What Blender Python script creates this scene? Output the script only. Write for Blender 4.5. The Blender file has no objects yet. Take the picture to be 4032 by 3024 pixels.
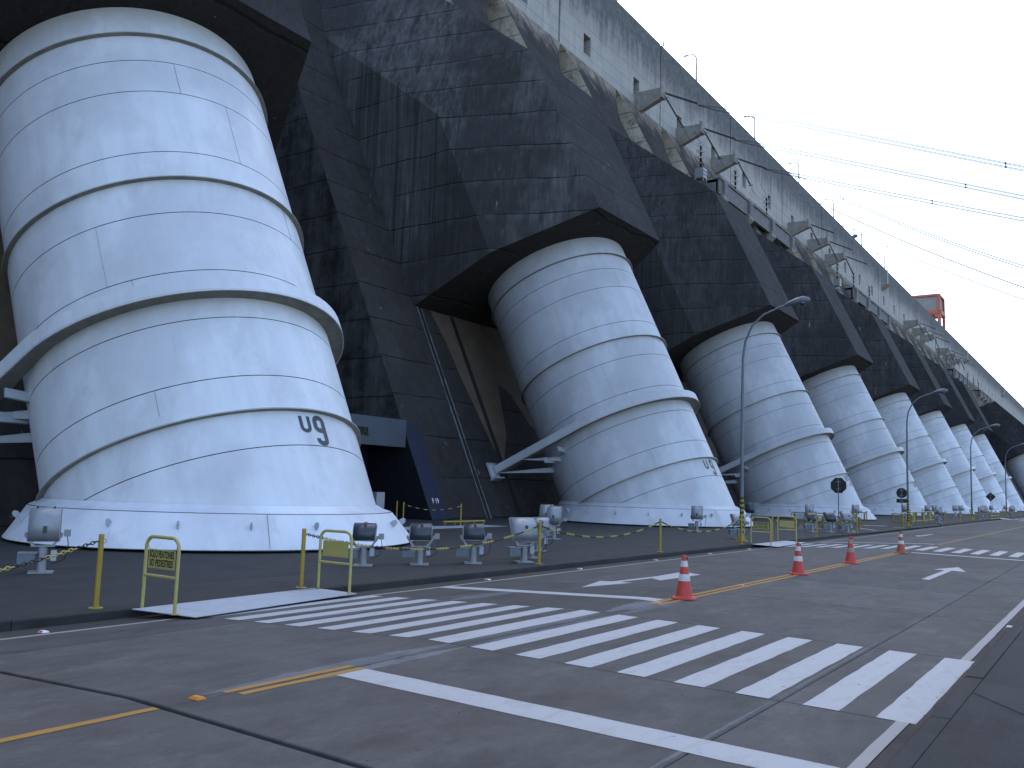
import bpy, bmesh, math, random
from math import sin, cos, pi, radians, sqrt, atan2
from mathutils import Vector, Matrix
random.seed(7)
SC = bpy.context.scene
COL = SC.collection

# ------------------------------------------------------------ camera
CAM_H = 1.82
cam_d = bpy.data.cameras.new('camera'); cam = bpy.data.objects.new('camera', cam_d); COL.objects.link(cam); SC.camera = cam
cam_d.sensor_fit = 'HORIZONTAL'; cam_d.sensor_width = 36.0; cam_d.lens = 36.0 * 3464 / 4032
cam_d.clip_start = .05; cam_d.clip_end = 6000
yaw, pitch, roll = .6058, .1173, .0297
fw = Vector((cos(yaw) * cos(pitch), sin(yaw) * cos(pitch), sin(pitch)))
rt = Vector((sin(yaw), -cos(yaw), 0)); up = rt.cross(fw)
r2 = rt * cos(roll) + up * sin(roll); u2 = -rt * sin(roll) + up * cos(roll)
M = Matrix((r2, u2, -fw)).transposed().to_4x4(); M.translation = Vector((0, 0, CAM_H)); cam.matrix_world = M

# ------------------------------------------------------------ sky, sun, exposure
SUN_EL, SUN_AZ = radians(38), radians(24)      # azimuth: from +Y (behind the dam) towards +X
W = bpy.data.worlds.new('World'); SC.world = W; W.use_nodes = True
wn = W.node_tree.nodes; wl = W.node_tree.links; wn.clear()
sky = wn.new('ShaderNodeTexSky'); sky.sky_type = 'NISHITA'; sky.sun_disc = False
sky.sun_elevation = SUN_EL; sky.sun_rotation = SUN_AZ
sky.air_density = 1.0; sky.dust_density = 3.6; sky.ozone_density = .7
bg = wn.new('ShaderNodeBackground'); bg.inputs[1].default_value = .15
wo = wn.new('ShaderNodeOutputWorld'); wl.new(sky.outputs[0], bg.inputs[0]); wl.new(bg.outputs[0], wo.inputs[0])
sd = bpy.data.lights.new('sun', 'SUN'); sd.energy = 4.0; sd.angle = radians(.5); sd.color = (1, .95, .88)
so = bpy.data.objects.new('sun', sd); COL.objects.link(so)
to_sun = Vector((sin(SUN_AZ) * cos(SUN_EL), cos(SUN_AZ) * cos(SUN_EL), sin(SUN_EL)))
so.rotation_euler = to_sun.to_track_quat('Z', 'Y').to_euler(); so.location = (60, 120, 160)
vs = SC.view_settings; vs.view_transform = 'Standard'; vs.look = 'None'; vs.exposure = 1.85; vs.gamma = 1; vs.use_curve_mapping = False

# ------------------------------------------------------------ materials
def s2l(*c): return tuple(((x / 255) / 12.92 if x / 255 <= .04045 else ((x / 255 + .055) / 1.055) ** 2.4) for x in c)
class N:
    def __init__(s, name):
        s.m = bpy.data.materials.new(name); s.m.use_nodes = True; s.t = s.m.node_tree; s.n = s.t.nodes; s.l = s.t.links
        s.b = s.n['Principled BSDF']; s.tc = None
    def node(s, t, **k):
        x = s.n.new(t)
        for a, v in k.items(): setattr(x, a, v)
        return x
    def link(s, a, b): s.l.new(a, b)
    def obj(s):
        if not s.tc: s.tc = s.node('ShaderNodeTexCoord')
        return s.tc.outputs['Object']
    def gen(s):
        g = s.node('ShaderNodeNewGeometry'); return g.outputs['Position']
    def mapping(s, v, scale=(1, 1, 1), rot=(0, 0, 0), loc=(0, 0, 0)):
        m = s.node('ShaderNodeMapping'); s.link(v, m.inputs[0]); m.inputs['Scale'].default_value = scale; m.inputs['Rotation'].default_value = rot; m.inputs['Location'].default_value = loc
        return m.outputs[0]
    def noise(s, v, scale, detail=5, rough=.6, dist=0):
        x = s.node('ShaderNodeTexNoise'); s.link(v, x.inputs['Vector']); x.inputs['Scale'].default_value = scale
        x.inputs['Detail'].default_value = detail; x.inputs['Roughness'].default_value = rough; x.inputs['Distortion'].default_value = dist
        return x.outputs['Fac']
    def ramp(s, f, a, b, ca=0., cb=1., smooth=False):
        x = s.node('ShaderNodeMapRange'); s.link(f, x.inputs[0]); x.inputs[1].default_value = a; x.inputs[2].default_value = b
        x.inputs[3].default_value = ca; x.inputs[4].default_value = cb
        if smooth: x.interpolation_type = 'SMOOTHSTEP'
        return x.outputs[0]
    def mix(s, f, a, b, mode='MIX'):
        x = s.node('ShaderNodeMix', data_type='RGBA', blend_type=mode)
        for i, v in ((0, f), (6, a), (7, b)):
            if hasattr(v, 'is_linked'): s.link(v, x.inputs[i])
            elif i == 0: x.inputs[0].default_value = v
            else: x.inputs[i].default_value = (*v[:3], 1)
        return x.outputs[2]
    def math(s, op, a, b=0., c=None):
        x = s.node('ShaderNodeMath', operation=op)
        for i, v in enumerate((a, b) if c is None else (a, b, c)):
            if hasattr(v, 'is_linked'): s.link(v, x.inputs[i])
            else: x.inputs[i].default_value = v
        return x.outputs[0]
    def sep(s, v):
        x = s.node('ShaderNodeSeparateXYZ'); s.link(v, x.inputs[0]); return x.outputs
    def bump(s, h, strength=.3, dist=.02):
        x = s.node('ShaderNodeBump'); x.inputs['Strength'].default_value = strength; x.inputs['Distance'].default_value = dist
        s.link(h, x.inputs['Height']); s.link(x.outputs[0], s.b.inputs['Normal'])
    def out(s, color=None, rough=.8, metal=0., spec=None):
        if color is not None:
            if hasattr(color, 'is_linked'): s.link(color, s.b.inputs['Base Color'])
            else: s.b.inputs['Base Color'].default_value = (*color[:3], 1)
        if hasattr(rough, 'is_linked'): s.link(rough, s.b.inputs['Roughness'])
        else: s.b.inputs['Roughness'].default_value = rough
        s.b.inputs['Metallic'].default_value = metal
        if spec is not None: s.b.inputs['Specular IOR Level'].default_value = spec
        return s.m

# pen geometry shared by builders and materials
X0, Y0, T = 18.47, 23.99, 32.0
AL = radians(65.06); RR = 4.954
DD = Vector((0, cos(AL), sin(AL))); NN = Vector((0, -sin(AL), cos(AL))); EX = Vector((1, 0, 0))
RINGS = (2.06, 5.95, 10.42, 16.55, 17.86)

def simple(name, col, rough=.6, metal=0, var=.25, scale=6, dirt=(.06, .05, .04), dirtamt=.25, spec=None):
    n = N(name); v = n.obj()
    f = n.noise(v, scale, 6, .65); f2 = n.noise(v, scale * 4, 4, .7)
    c = n.mix(n.ramp(f, .3, .75), tuple(x * (1 - var) for x in col), tuple(min(1, x * (1 + var * .4)) for x in col))
    c = n.mix(n.math('MULTIPLY', n.ramp(f2, .52, .75), dirtamt), c, dirt)
    n.bump(f2, .15, .004)
    return n.out(c, rough, metal, spec)

def mat_white_steel():
    n = N('white_steel_paint'); p = n.obj()
    dot = n.node('ShaderNodeVectorMath', operation='DOT_PRODUCT'); n.link(p, dot.inputs[0]); dot.inputs[1].default_value = DD
    t = dot.outputs['Value']
    x, y, z = n.sep(p)
    dn = n.node('ShaderNodeVectorMath', operation='DOT_PRODUCT'); n.link(p, dn.inputs[0]); dn.inputs[1].default_value = NN
    ang = n.math('ARCTAN2', dn.outputs['Value'], x)
    comb = n.node('ShaderNodeCombineXYZ'); n.link(n.math('MULTIPLY', ang, 5.0), comb.inputs[0]); n.link(n.math('MULTIPLY', t, .12), comb.inputs[1])
    info = n.node('ShaderNodeObjectInfo')
    streak = n.noise(comb.outputs[0], 1.6, 7, .62, .3)
    big = n.noise(p, .22, 4, .6); fine = n.noise(p, 2.6, 8, .7)
    c = n.mix(n.ramp(streak, .3, .66, smooth=True), (.62, .645, .69), (.7, .725, .77))
    c = n.mix(n.math('MULTIPLY', n.ramp(big, .42, .6, smooth=True), .8), c, (.53, .54, .58))
    cl = n.noise(n.mapping(p, (1, 1, .45), loc=(4, 8, 1)), .55, 8, .72)
    c = n.mix(n.math('MULTIPLY', n.ramp(cl, .5, .66, smooth=True), .55), c, (.5, .505, .54))
    rust = n.noise(comb.outputs[0], 3.1, 5, .6, .2); c = n.mix(n.math('MULTIPLY', n.ramp(rust, .66, .76), .3), c, (.4, .33, .25))
    c = n.mix(n.math('MULTIPLY', n.ramp(fine, .58, .76), .25), c, (.4, .39, .38))
    wob = n.math('MULTIPLY', n.math('SUBTRACT', n.noise(p, 3.5, 6, .7), .5), 1.0)
    tot = None
    for r, w, k in ((2.06, .75, .5), (5.92, 1.5, .75), (10.42, .85, .6), (16.55, .6, .5), (17.86, 1.5, .95)):
        d = n.math('SUBTRACT', r, n.math('ADD', t, wob))
        m = n.math('MULTIPLY', n.math('MULTIPLY', n.ramp(d, 0, w, 1, 0), n.math('GREATER_THAN', d, -.1 if r != 17.86 else -3)), k)
        m = n.math('MULTIPLY', m, n.math('LESS_THAN', t, r + .02 if r != 17.86 else 99))
        tot = m if tot is None else n.math('MAXIMUM', tot, m)
    c = n.mix(n.math('MULTIPLY', n.math('POWER', tot, 2.2), .6), c, (.36, .34, .26))
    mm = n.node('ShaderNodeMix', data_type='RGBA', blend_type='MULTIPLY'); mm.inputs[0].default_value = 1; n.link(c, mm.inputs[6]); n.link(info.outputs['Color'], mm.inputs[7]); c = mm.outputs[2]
    sp = n.noise(p, 11, 3, .5); c = n.mix(n.math('MULTIPLY', n.ramp(sp, .74, .8), .6), c, (.9, .9, .9))
    n.bump(n.noise(p, 1.3, 3, .5), .12, .05)
    return n.out(c, n.ramp(fine, .3, .7, .38, .6))

def mat_concrete_dark(name, base=(.034, .035, .041), pale=(.11, .112, .12), light_top=False, lift=2.35, warm=(.05, .042, .04), patchy=.95):
    n = N(name); p = n.obj()
    x, y, z = n.sep(p)
    big = n.noise(p, .09, 5, .6)
    st = n.noise(n.mapping(p, (1.3, 1.3, .06)), 1.0, 9, .7)
    st2 = n.noise(n.mapping(p, (4.5, 4.5, .1), loc=(7, 3, 1)), 1.0, 8, .7)
    mott = n.noise(p, .8, 10, .74, .2); grit = n.noise(p, 5, 7, .75)
    c = n.mix(n.ramp(big, .3, .7), base, warm)
    zz = n.math('ADD', z, n.math('MULTIPLY', n.math('SUBTRACT', n.noise(n.mapping(p, (.22, .22, .3)), 1.0, 5, .55), .5), .5))
    zl = n.math('DIVIDE', zz, lift); fr = n.math('FRACT', zl)
    tone = n.node('ShaderNodeTexWhiteNoise', noise_dimensions='1D'); n.link(n.math('FLOOR', zl), tone.inputs['W'])
    # each pour has its own tone, paler towards its foot
    c = n.mix(n.math('MULTIPLY', n.ramp(tone.outputs['Value'], .0, 1), .4), c, tuple(v * 1.9 for v in base))
    pm = n.ramp(n.noise(n.mapping(p, (.13, .13, .1), loc=(3, 5, 2)), 1.0, 4, .6), .4, .56, smooth=True)
    patch = n.math('MULTIPLY', pm, n.ramp(n.math('ADD', n.math('MULTIPLY', st, .6), n.math('MULTIPLY', st2, .4)), .42, .6))
    c = n.mix(n.math('MULTIPLY', patch, patchy), c, pale)
    c = n.mix(n.math('MULTIPLY', n.ramp(mott, .4, .7), .4), c, tuple(v * .45 for v in base))
    c = n.mix(n.math('MULTIPLY', n.ramp(st2, .5, .66), .35), c, tuple(v * 2.4 for v in base))
    c = n.mix(n.math('MULTIPLY', n.ramp(st, .56, .72), .5), c, tuple(v * .4 for v in base))
    # white lime runs
    runs = n.noise(n.mapping(p, (3.2, 3.2, .16), loc=(11, 0, 4)), 1.0, 4, .6)
    gate = n.noise(n.mapping(p, (.35, .35, .22), loc=(1, 9, 2)), 1.0, 3, .6)
    rm = n.math('MULTIPLY', n.ramp(runs, .66, .76), n.ramp(gate, .42, .56))
    c = n.mix(n.math('MULTIPLY', rm, .55), c, (.34, .36, .37))
    dline = n.math('MINIMUM', fr, n.math('SUBTRACT', 1.0, fr))
    line = n.ramp(dline, .003, .022, 1, 0)
    br = n.ramp(n.noise(n.mapping(p, (.3, .3, 1.2)), 1.0, 5, .65), .38, .52)
    line = n.math('MULTIPLY', line, br)
    c = n.mix(n.math('MULTIPLY', line, .85), c, (.008, .008, .01))
    under = n.math('MULTIPLY', n.ramp(fr, .8, .97, 0, 1), n.ramp(st, .45, .62)); c = n.mix(n.math('MULTIPLY', under, .3), c, pale)
    if light_top:
        edge = n.math('ADD', z, n.math('MULTIPLY', n.math('SUBTRACT', n.noise(n.mapping(p, (.8, .8, .12)), 1.0, 7, .7), .5), 15.0))
        lt = n.mix(n.ramp(st, .35, .65), (.2, .17, .145), (.4, .345, .285))
        c = n.mix(n.ramp(edge, 57.0, 64.0, smooth=True), c, lt)
    h = n.math('ADD', n.math('MULTIPLY', mott, .3), n.math('MULTIPLY', line, -1.5))
    h = n.math('ADD', h, n.math('MULTIPLY', grit, .15))
    h = n.math('ADD', h, n.math('MULTIPLY', fr, .6))
    n.bump(h, .7, .12)
    return n.out(c, .92, spec=.25)

def mat_wall_light():
    n = N('pale_weathered_concrete'); p = n.gen(); x, y, z = n.sep(p)
    st = n.noise(n.mapping(p, (.9, .9, .05)), 1.0, 9, .7)
    blk = n.noise(n.mapping(p, (.35, .35, .2)), 1.0, 7, .7)
    c = n.mix(n.ramp(st, .3, .7), (.31, .3, .285), (.47, .45, .425))
    c = n.mix(n.math('MULTIPLY', n.ramp(n.noise(n.mapping(p, (.2, .2, .5)), 1, 4, .6), .45, .7), .5), c, (.3, .31, .33))
    zt = n.math('ADD', z, n.math('MULTIPLY', n.math('SUBTRACT', st, .5), 17.0))
    zt = n.math('ADD', zt, n.math('MULTIPLY', n.math('SUBTRACT', blk, .5), 9.0))
    dark = n.mix(n.ramp(n.noise(p, 1.4, 8, .75), .3, .7), (.04, .042, .05), (.17, .17, .18))
    c = n.mix(n.math('MULTIPLY', n.ramp(zt, 65.5, 73.0, smooth=True), .92), c, dark)
    w = n.noise(n.mapping(p, (3, 3, .25)), 1.0, 3, .5)
    c = n.mix(n.math('MULTIPLY', n.ramp(w, .68, .74), .5), c, (.42, .42, .42))
    for zl in (63.2, 65.2, 67.6, 70.2, 73.4):
        d = n.math('ABSOLUTE', n.math('SUBTRACT', n.math('ADD', z, n.math('MULTIPLY', n.math('SUBTRACT', n.noise(p, .6, 3, .5), .5), .12)), zl))
        c = n.mix(n.math('MULTIPLY', n.ramp(d, .02, .08, 1, 0), .45), c, (.1, .1, .1))
    fx = n.math('FRACT', n.math('DIVIDE', n.math('ADD', x, .2), 4.0)); dx = n.math('MINIMUM', fx, n.math('SUBTRACT', 1.0, fx))
    c = n.mix(n.math('MULTIPLY', n.ramp(dx, .005, .014, 1, 0), .25), c, (.08, .08, .085))
    n.bump(n.noise(p, 2, 8, .7), .35, .05)
    return n.out(c, .9, spec=.25)

def mat_light_pier():
    n = N('unstained_pier_concrete'); p = n.obj(); x, y, z = n.sep(p)
    st = n.noise(n.mapping(p, (.8, .8, .1)), 1.0, 8, .7); bk = n.noise(n.mapping(p, (.5, .5, .6), loc=(3, 1, 0)), 1.0, 8, .72)
    c = n.mix(n.ramp(st, .35, .65), (.36, .33, .29), (.58, .53, .45))
    c = n.mix(n.math('MULTIPLY', n.ramp(bk, .5, .66), .75), c, (.05, .05, .05))
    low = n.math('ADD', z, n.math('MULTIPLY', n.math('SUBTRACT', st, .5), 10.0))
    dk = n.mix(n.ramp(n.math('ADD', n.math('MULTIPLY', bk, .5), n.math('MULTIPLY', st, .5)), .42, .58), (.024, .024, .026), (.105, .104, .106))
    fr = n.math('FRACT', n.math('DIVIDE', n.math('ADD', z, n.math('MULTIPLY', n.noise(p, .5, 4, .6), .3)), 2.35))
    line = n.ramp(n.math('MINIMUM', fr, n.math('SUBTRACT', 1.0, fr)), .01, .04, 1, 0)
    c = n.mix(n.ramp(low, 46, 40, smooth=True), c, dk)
    c = n.mix(n.math('MULTIPLY', line, .7), c, (.02, .02, .022))
    n.bump(n.math('SUBTRACT', n.noise(p, 3, 8, .7), line), .4, .06)
    return n.out(c, .9, spec=.25)

def mat_ground(name, a, b, dirt, grain=38, rust=.35, spec=.3, rough=.86, streak=(1.0, 1.0, 1.0)):
    n = N(name); p = n.gen(); 
    big = n.noise(n.mapping(p, streak), .35, 6, .62, .3); mid = n.noise(n.mapping(p, (.8, 2.4, 1)), 2.2, 8, .72)
    fine = n.noise(p, grain, 6, .8); info = n.node('ShaderNodeObjectInfo')
    c = n.mix(n.ramp(mid, .3, .7), a, b)
    c = n.mix(n.math('MULTIPLY', n.ramp(big, .45, .68, smooth=True), rust), c, dirt)
    c = n.mix(n.ramp(fine, .3, .7, 0, .5), c, n.mix(.5, c, (.02, .02, .022)))
    agg = n.noise(p, grain * 3, 2, .5); c = n.mix(n.math('MULTIPLY', n.ramp(agg, .66, .74), .35), c, (.3, .3, .3))
    blot = n.noise(n.mapping(p, (.7, 1.3, 1), loc=(5, 2, 0)), 1.1, 7, .75)
    c = n.mix(n.math('MULTIPLY', n.ramp(blot, .46, .66), .6), c, tuple(v * .55 for v in a))
    pal = n.noise(n.mapping(p, (.5, .8, 1), loc=(9, 4, 0)), 1.6, 8, .78); c = n.mix(n.math('MULTIPLY', n.ramp(pal, .52, .68), .35), c, tuple(v * 1.5 for v in b))
    hv = n.node('ShaderNodeHueSaturation'); n.link(c, hv.inputs['Color']); n.link(n.ramp(info.outputs['Random'], 0, 1, .78, 1.14), hv.inputs['Value'])
    n.bump(n.math('ADD', fine, n.math('MULTIPLY', agg, .6)), .45, .008)
    return n.out(hv.outputs[0], n.ramp(mid, .3, .7, rough - .08, rough + .06), spec=spec)

def mat_paint(name, col, wear=.35, dirt=(.2, .17, .14)):
    n = N(name); p = n.gen()
    m = n.noise(n.mapping(p, (.9, 2.2, 1)), 2.6, 7, .7); f = n.noise(p, 45, 6, .8); w = n.noise(p, 9, 8, .75)
    c = n.mix(n.ramp(m, .3, .62), tuple(x * .86 for x in col), col)
    c = n.mix(n.math('MULTIPLY', n.ramp(m, .46, .66, smooth=True), .62), c, tuple((x + y) / 2 for x, y in zip(col, dirt)))
    c = n.mix(n.math('MULTIPLY', n.ramp(f, .55, .75), .18), c, dirt)
    c = n.mix(n.math('MULTIPLY', n.ramp(w, .62, .68), wear), c, (.07, .07, .075))
    n.bump(f, .25, .003)
    return n.out(c, .7, spec=.3)

M_ = {}
M_['white'] = mat_white_steel()
M_['dark'] = mat_concrete_dark('dark_stained_concrete', (.036, .0355, .038), (.15, .15, .152), warm=(.042, .038, .038))
M_['dark2'] = mat_concrete_dark('darker_stained_concrete', (.024, .0235, .026), (.085, .085, .088), warm=(.03, .027, .027), patchy=.7)
M_['front'] = mat_concrete_dark('front_concrete_painted_shade', (.0165, .0165, .019), (.055, .056, .06), warm=(.02, .0185, .0195), patchy=.6)  # darkened copy of the dam concrete: shade painted in, as fronts catch more light
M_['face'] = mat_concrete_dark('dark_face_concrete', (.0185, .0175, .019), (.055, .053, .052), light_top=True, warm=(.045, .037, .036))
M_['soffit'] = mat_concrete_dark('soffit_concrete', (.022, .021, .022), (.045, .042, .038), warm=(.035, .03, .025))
M_['wall'] = mat_wall_light(); M_['pier'] = mat_light_pier()
M_['bracket'] = simple('bracket_concrete', (.3, .285, .26), .9, var=.35, scale=1.2, dirt=(.04, .04, .04), dirtamt=.6)
M_['beam'] = simple('gallery_concrete', (.2, .2, .21), .9, var=.4, scale=.8, dirt=(.03, .03, .03), dirtamt=.6)
M_['road'] = mat_ground('road_concrete', (.07, .067, .066), (.112, .106, .103), (.075, .06, .052), rust=.55)
M_['plaza'] = mat_ground('plaza_asphalt', (.022, .022, .0235), (.038, .037, .038), (.045, .038, .034), grain=30, rust=.5, streak=(.6, 3, 1))
M_['walk'] = mat_ground('footway_asphalt', (.018, .018, .02), (.034, .033, .035), (.04, .035, .032), grain=30, rust=.4)
M_['gutter'] = mat_ground('gutter_concrete', (.04, .036, .035), (.062, .054, .05), (.055, .04, .032), rust=.8)
M_['kerb'] = mat_ground('kerb_concrete', (.026, .026, .029), (.045, .043, .045), (.045, .035, .03), rust=.7)
M_['joint'] = simple('joint_filler', (.01, .01, .011), .9)
M_['patch'] = mat_ground('cement_smear', (.12, .126, .138), (.165, .172, .185), (.1, .095, .09), rust=.4)
M_['wpaint'] = mat_paint('white_road_paint', (.42, .43, .45), .7)
M_['wpaint_old'] = mat_paint('worn_white_paint', (.33, .32, .315), .8)
M_['ypaint_old'] = mat_paint('worn_yellow_paint', (.2, .125, .05), .9, (.12, .09, .07))
M_['ypaint'] = mat_paint('yellow_road_paint', (.36, .19, .035), .65, (.18, .13, .08))
M_['plate'] = simple('painted_steel_plate', (.36, .39, .44), .5, var=.12, scale=3, dirtamt=.2)
M_['yellow'] = simple('yellow_tube_paint', (.42, .36, .12), .45, var=.12, scale=10, dirt=(.25, .14, .05), dirtamt=.35)
M_['ybar'] = simple('yellow_barrier_paint', (.22, .18, .02), .5, var=.2, scale=8, dirt=(.1, .07, .03), dirtamt=.5)
M_['ypole'] = simple('yellow_post_paint', (.36, .255, .03), .45, var=.2, scale=10, dirt=(.2, .1, .03), dirtamt=.45)
M_['ypanel'] = simple('yellow_panel_paint', (.38, .33, .11), .5, var=.08, scale=5, dirtamt=.12)
M_['black'] = simple('black_paint', (.012, .012, .014), .5, var=.3)
M_['blackp'] = simple('black_plastic', (.01, .01, .012), .4, var=.2)
M_['yplast'] = simple('yellow_plastic', (.45, .36, .09), .45, var=.12, scale=30)
M_['galv'] = simple('galvanised_steel', (.3, .32, .34), .5, .3, var=.25, scale=8)
M_['polegrey'] = simple('lamp_pole_paint', (.13, .155, .19), .5, .1, var=.2, scale=4)
M_['lamphead'] = simple('floodlight_shell', (.27, .29, .32), .42, .25, var=.2, scale=5, dirt=(.12, .1, .08), dirtamt=.4)
M_['lampdark'] = simple('floodlight_shell_dark', (.05, .06, .075), .4, .3, var=.2, scale=5, dirtamt=.3)
M_['glass'] = simple('lamp_glass', (.03, .035, .04), .08, 0, var=.1, spec=.8)
M_['cone'] = simple('cone_orange', (.56, .055, .04), .55, var=.2, scale=9, dirt=(.08, .03, .03), dirtamt=.5)
M_['cone_old'] = simple('cone_faded_orange', (.42, .1, .05), .6, var=.3, scale=9, dirt=(.1, .05, .04), dirtamt=.6)
M_['sleeve'] = simple('reflective_sleeve', (.62, .62, .63), .5, var=.2, scale=14, dirt=(.1, .09, .08), dirtamt=.4)
M_['sleeve_dirty'] = simple('dirty_sleeve', (.34, .29, .24), .6, var=.3, scale=14, dirt=(.1, .08, .07), dirtamt=.6)
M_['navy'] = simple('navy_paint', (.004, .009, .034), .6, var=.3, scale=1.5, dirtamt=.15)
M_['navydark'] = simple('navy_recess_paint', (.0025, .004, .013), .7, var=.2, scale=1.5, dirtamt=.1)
M_['signblue'] = simple('portal_sign_metal', (.055, .07, .1), .45, .2, var=.15, scale=.7, dirtamt=.1)
M_['letter'] = simple('letter_grey', (.05, .058, .07), .6, var=.1)
M_['letterw'] = simple('letter_white', (.75, .75, .75), .6, var=.05)
M_['ins'] = simple('porcelain_insulator', (.05, .05, .052), .35, var=.2)
M_['bushing_dark'] = simple('bushing_porcelain', (.012, .01, .012), .3, var=.2)
M_['wire'] = simple('conductor_wire', (.06, .06, .065), .5, .5, var=.1)
M_['ring'] = simple('corona_ring_metal', (.4, .41, .43), .4, .6, var=.1)
M_['orange'] = simple('crane_orange', (.4, .1, .06), .55, var=.2, scale=.6, dirtamt=.3)
M_['clad'] = simple('crane_cladding', (.22, .23, .24), .6, var=.15, scale=.5)
M_['tan'] = simple('sheltered_tan_concrete', (.125, .092, .066), .92, var=.35, scale=.7, dirt=(.03, .03, .03), dirtamt=.5)
M_['lime'] = simple('lime_deposit', (.17, .175, .185), .9, var=.5, scale=1.6, dirt=(.03, .03, .035), dirtamt=.9)
M_['red'] = simple('red_reflector', (.5, .02, .03), .3)
M_['amber'] = simple('amber_stud', (.6, .22, .01), .4)
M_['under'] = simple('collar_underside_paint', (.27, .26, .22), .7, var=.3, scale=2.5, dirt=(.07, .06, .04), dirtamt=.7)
M_['earth'] = mat_ground('far_ground', (.06, .065, .05), (.1, .1, .08), (.08, .07, .05), grain=4, rust=.4)
M_['ringedge'] = simple('ring_edge_paint', (.42, .42, .4), .6, var=.25, scale=3, dirt=(.15, .13, .08), dirtamt=.6)

# ------------------------------------------------------------ mesh helpers
class MB:
    def __init__(s): s.v = []; s.f = []; s.mi = []; s.sm = []; s.mats = []
    def m(s, name):
        if name not in s.mats: s.mats.append(name)
        return s.mats.index(name)
    def face(s, pts, mat, smooth=False):
        i = len(s.v); s.v += [tuple(p) for p in pts]; s.f.append(tuple(range(i, i + len(pts)))); s.mi.append(s.m(mat)); s.sm.append(smooth)
    def add(s, V, F, mat, smooth=False):
        i = len(s.v); s.v += [tuple(p) for p in V]; k = s.m(mat)
        for f in F: s.f.append(tuple(i + a for a in f)); s.mi.append(k); s.sm.append(smooth)
    def box(s, c, d, mat, R=None):
        cx, cy, cz = c; hx, hy, hz = d[0] / 2, d[1] / 2, d[2] / 2
        V = [Vector((sx * hx, sy * hy, sz * hz)) for sz in (-1, 1) for sy in (-1, 1) for sx in (-1, 1)]
        if R is not None: V = [R @ v for v in V]
        V = [v + Vector(c) for v in V]
        s.add(V, [(0, 2, 3, 1), (4, 5, 7, 6), (0, 1, 5, 4), (2, 6, 7, 3), (0, 4, 6, 2), (1, 3, 7, 5)], mat)
    def prism(s, bot, top, mat, smooth=False, caps=True):
        n = len(bot); V = list(bot) + list(top)
        F = [(i, (i + 1) % n, n + (i + 1) % n, n + i) for i in range(n)]
        s.add(V, F, mat, smooth)
        if caps:
            s.add(list(bot), [tuple(reversed(range(n)))], mat); s.add(list(top), [tuple(range(n))], mat)
    def tube(s, pts, r, mat, seg=8, smooth=True, caps=True):
        pts = [Vector(p) for p in pts]; n = len(pts); rs = r if isinstance(r, (list, tuple)) else [r] * n
        ref = Vector((0, 0, 1)); rings = []; prev = None
        for i in range(n):
            a = pts[max(0, i - 1)]; b = pts[min(n - 1, i + 1)]; t = (b - a).normalized()
            if prev is None:
                u = t.cross(ref)
                if u.length < .05: u = t.cross(Vector((1, 0, 0)))
            else:
                u = prev - t * prev.dot(t)
            u.normalize(); prev = u; w = t.cross(u)
            rings.append([pts[i] + u * cos(2 * pi * k / seg) * rs[i] + w * sin(2 * pi * k / seg) * rs[i] for k in range(seg)])
        V = [p for r_ in rings for p in r_]
        F = [(i * seg + k, i * seg + (k + 1) % seg, (i + 1) * seg + (k + 1) % seg, (i + 1) * seg + k) for i in range(n - 1) for k in range(seg)]
        F = [tuple(reversed(f)) for f in F]
        s.add(V, F, mat, smooth)
        if caps:
            s.add(rings[0], [tuple(range(seg))], mat); s.add(rings[-1], [tuple(reversed(range(seg)))], mat)
    def lathe(s, prof, mat, seg=24, smooth=True, c=(0, 0, 0), mats=None):
        c = Vector(c); V = []
        for r, z in prof: V += [c + Vector((r * cos(2 * pi * k / seg), r * sin(2 * pi * k / seg), z)) for k in range(seg)]
        for i in range(len(prof) - 1):
            F = [(k, (k + 1) % seg, seg + (k + 1) % seg, seg + k) for k in range(seg)]
            s.add(V[i * seg:(i + 2) * seg], F, mats[i] if mats else mat, smooth)
    def torus(s, c, R, r, mat, seg=20, seg2=6, axis=None):
        c = Vector(c); A = axis if axis else Matrix.Identity(3); V = []
        for i in range(seg):
            a = 2 * pi * i / seg
            for k in range(seg2):
                b = 2 * pi * k / seg2; V.append(c + A @ Vector(((R + r * cos(b)) * cos(a), (R + r * cos(b)) * sin(a), r * sin(b))))
        F = [(i * seg2 + k, ((i + 1) % seg) * seg2 + k, ((i + 1) % seg) * seg2 + (k + 1) % seg2, i * seg2 + (k + 1) % seg2) for i in range(seg) for k in range(seg2)]
        s.add(V, F, mat, True)
    def mesh(s, name):
        me = bpy.data.meshes.new(name); me.from_pydata(s.v, [], s.f)
        for k in s.mats: me.materials.append(M_[k])
        me.polygons.foreach_set('material_index', s.mi); me.polygons.foreach_set('use_smooth', s.sm); me.update()
        return me
    def build(s, name, parent=None, weld=False, fix=False):
        me = s.mesh(name)
        if weld or fix:
            bm = bmesh.new(); bm.from_mesh(me)
            bmesh.ops.remove_doubles(bm, verts=bm.verts, dist=1e-4)
            if fix: bmesh.ops.recalc_face_normals(bm, faces=bm.faces)
            bm.to_mesh(me); bm.free()
        o = bpy.data.objects.new(name, me); COL.objects.link(o)
        if parent: o.parent = parent
        return o

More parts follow.
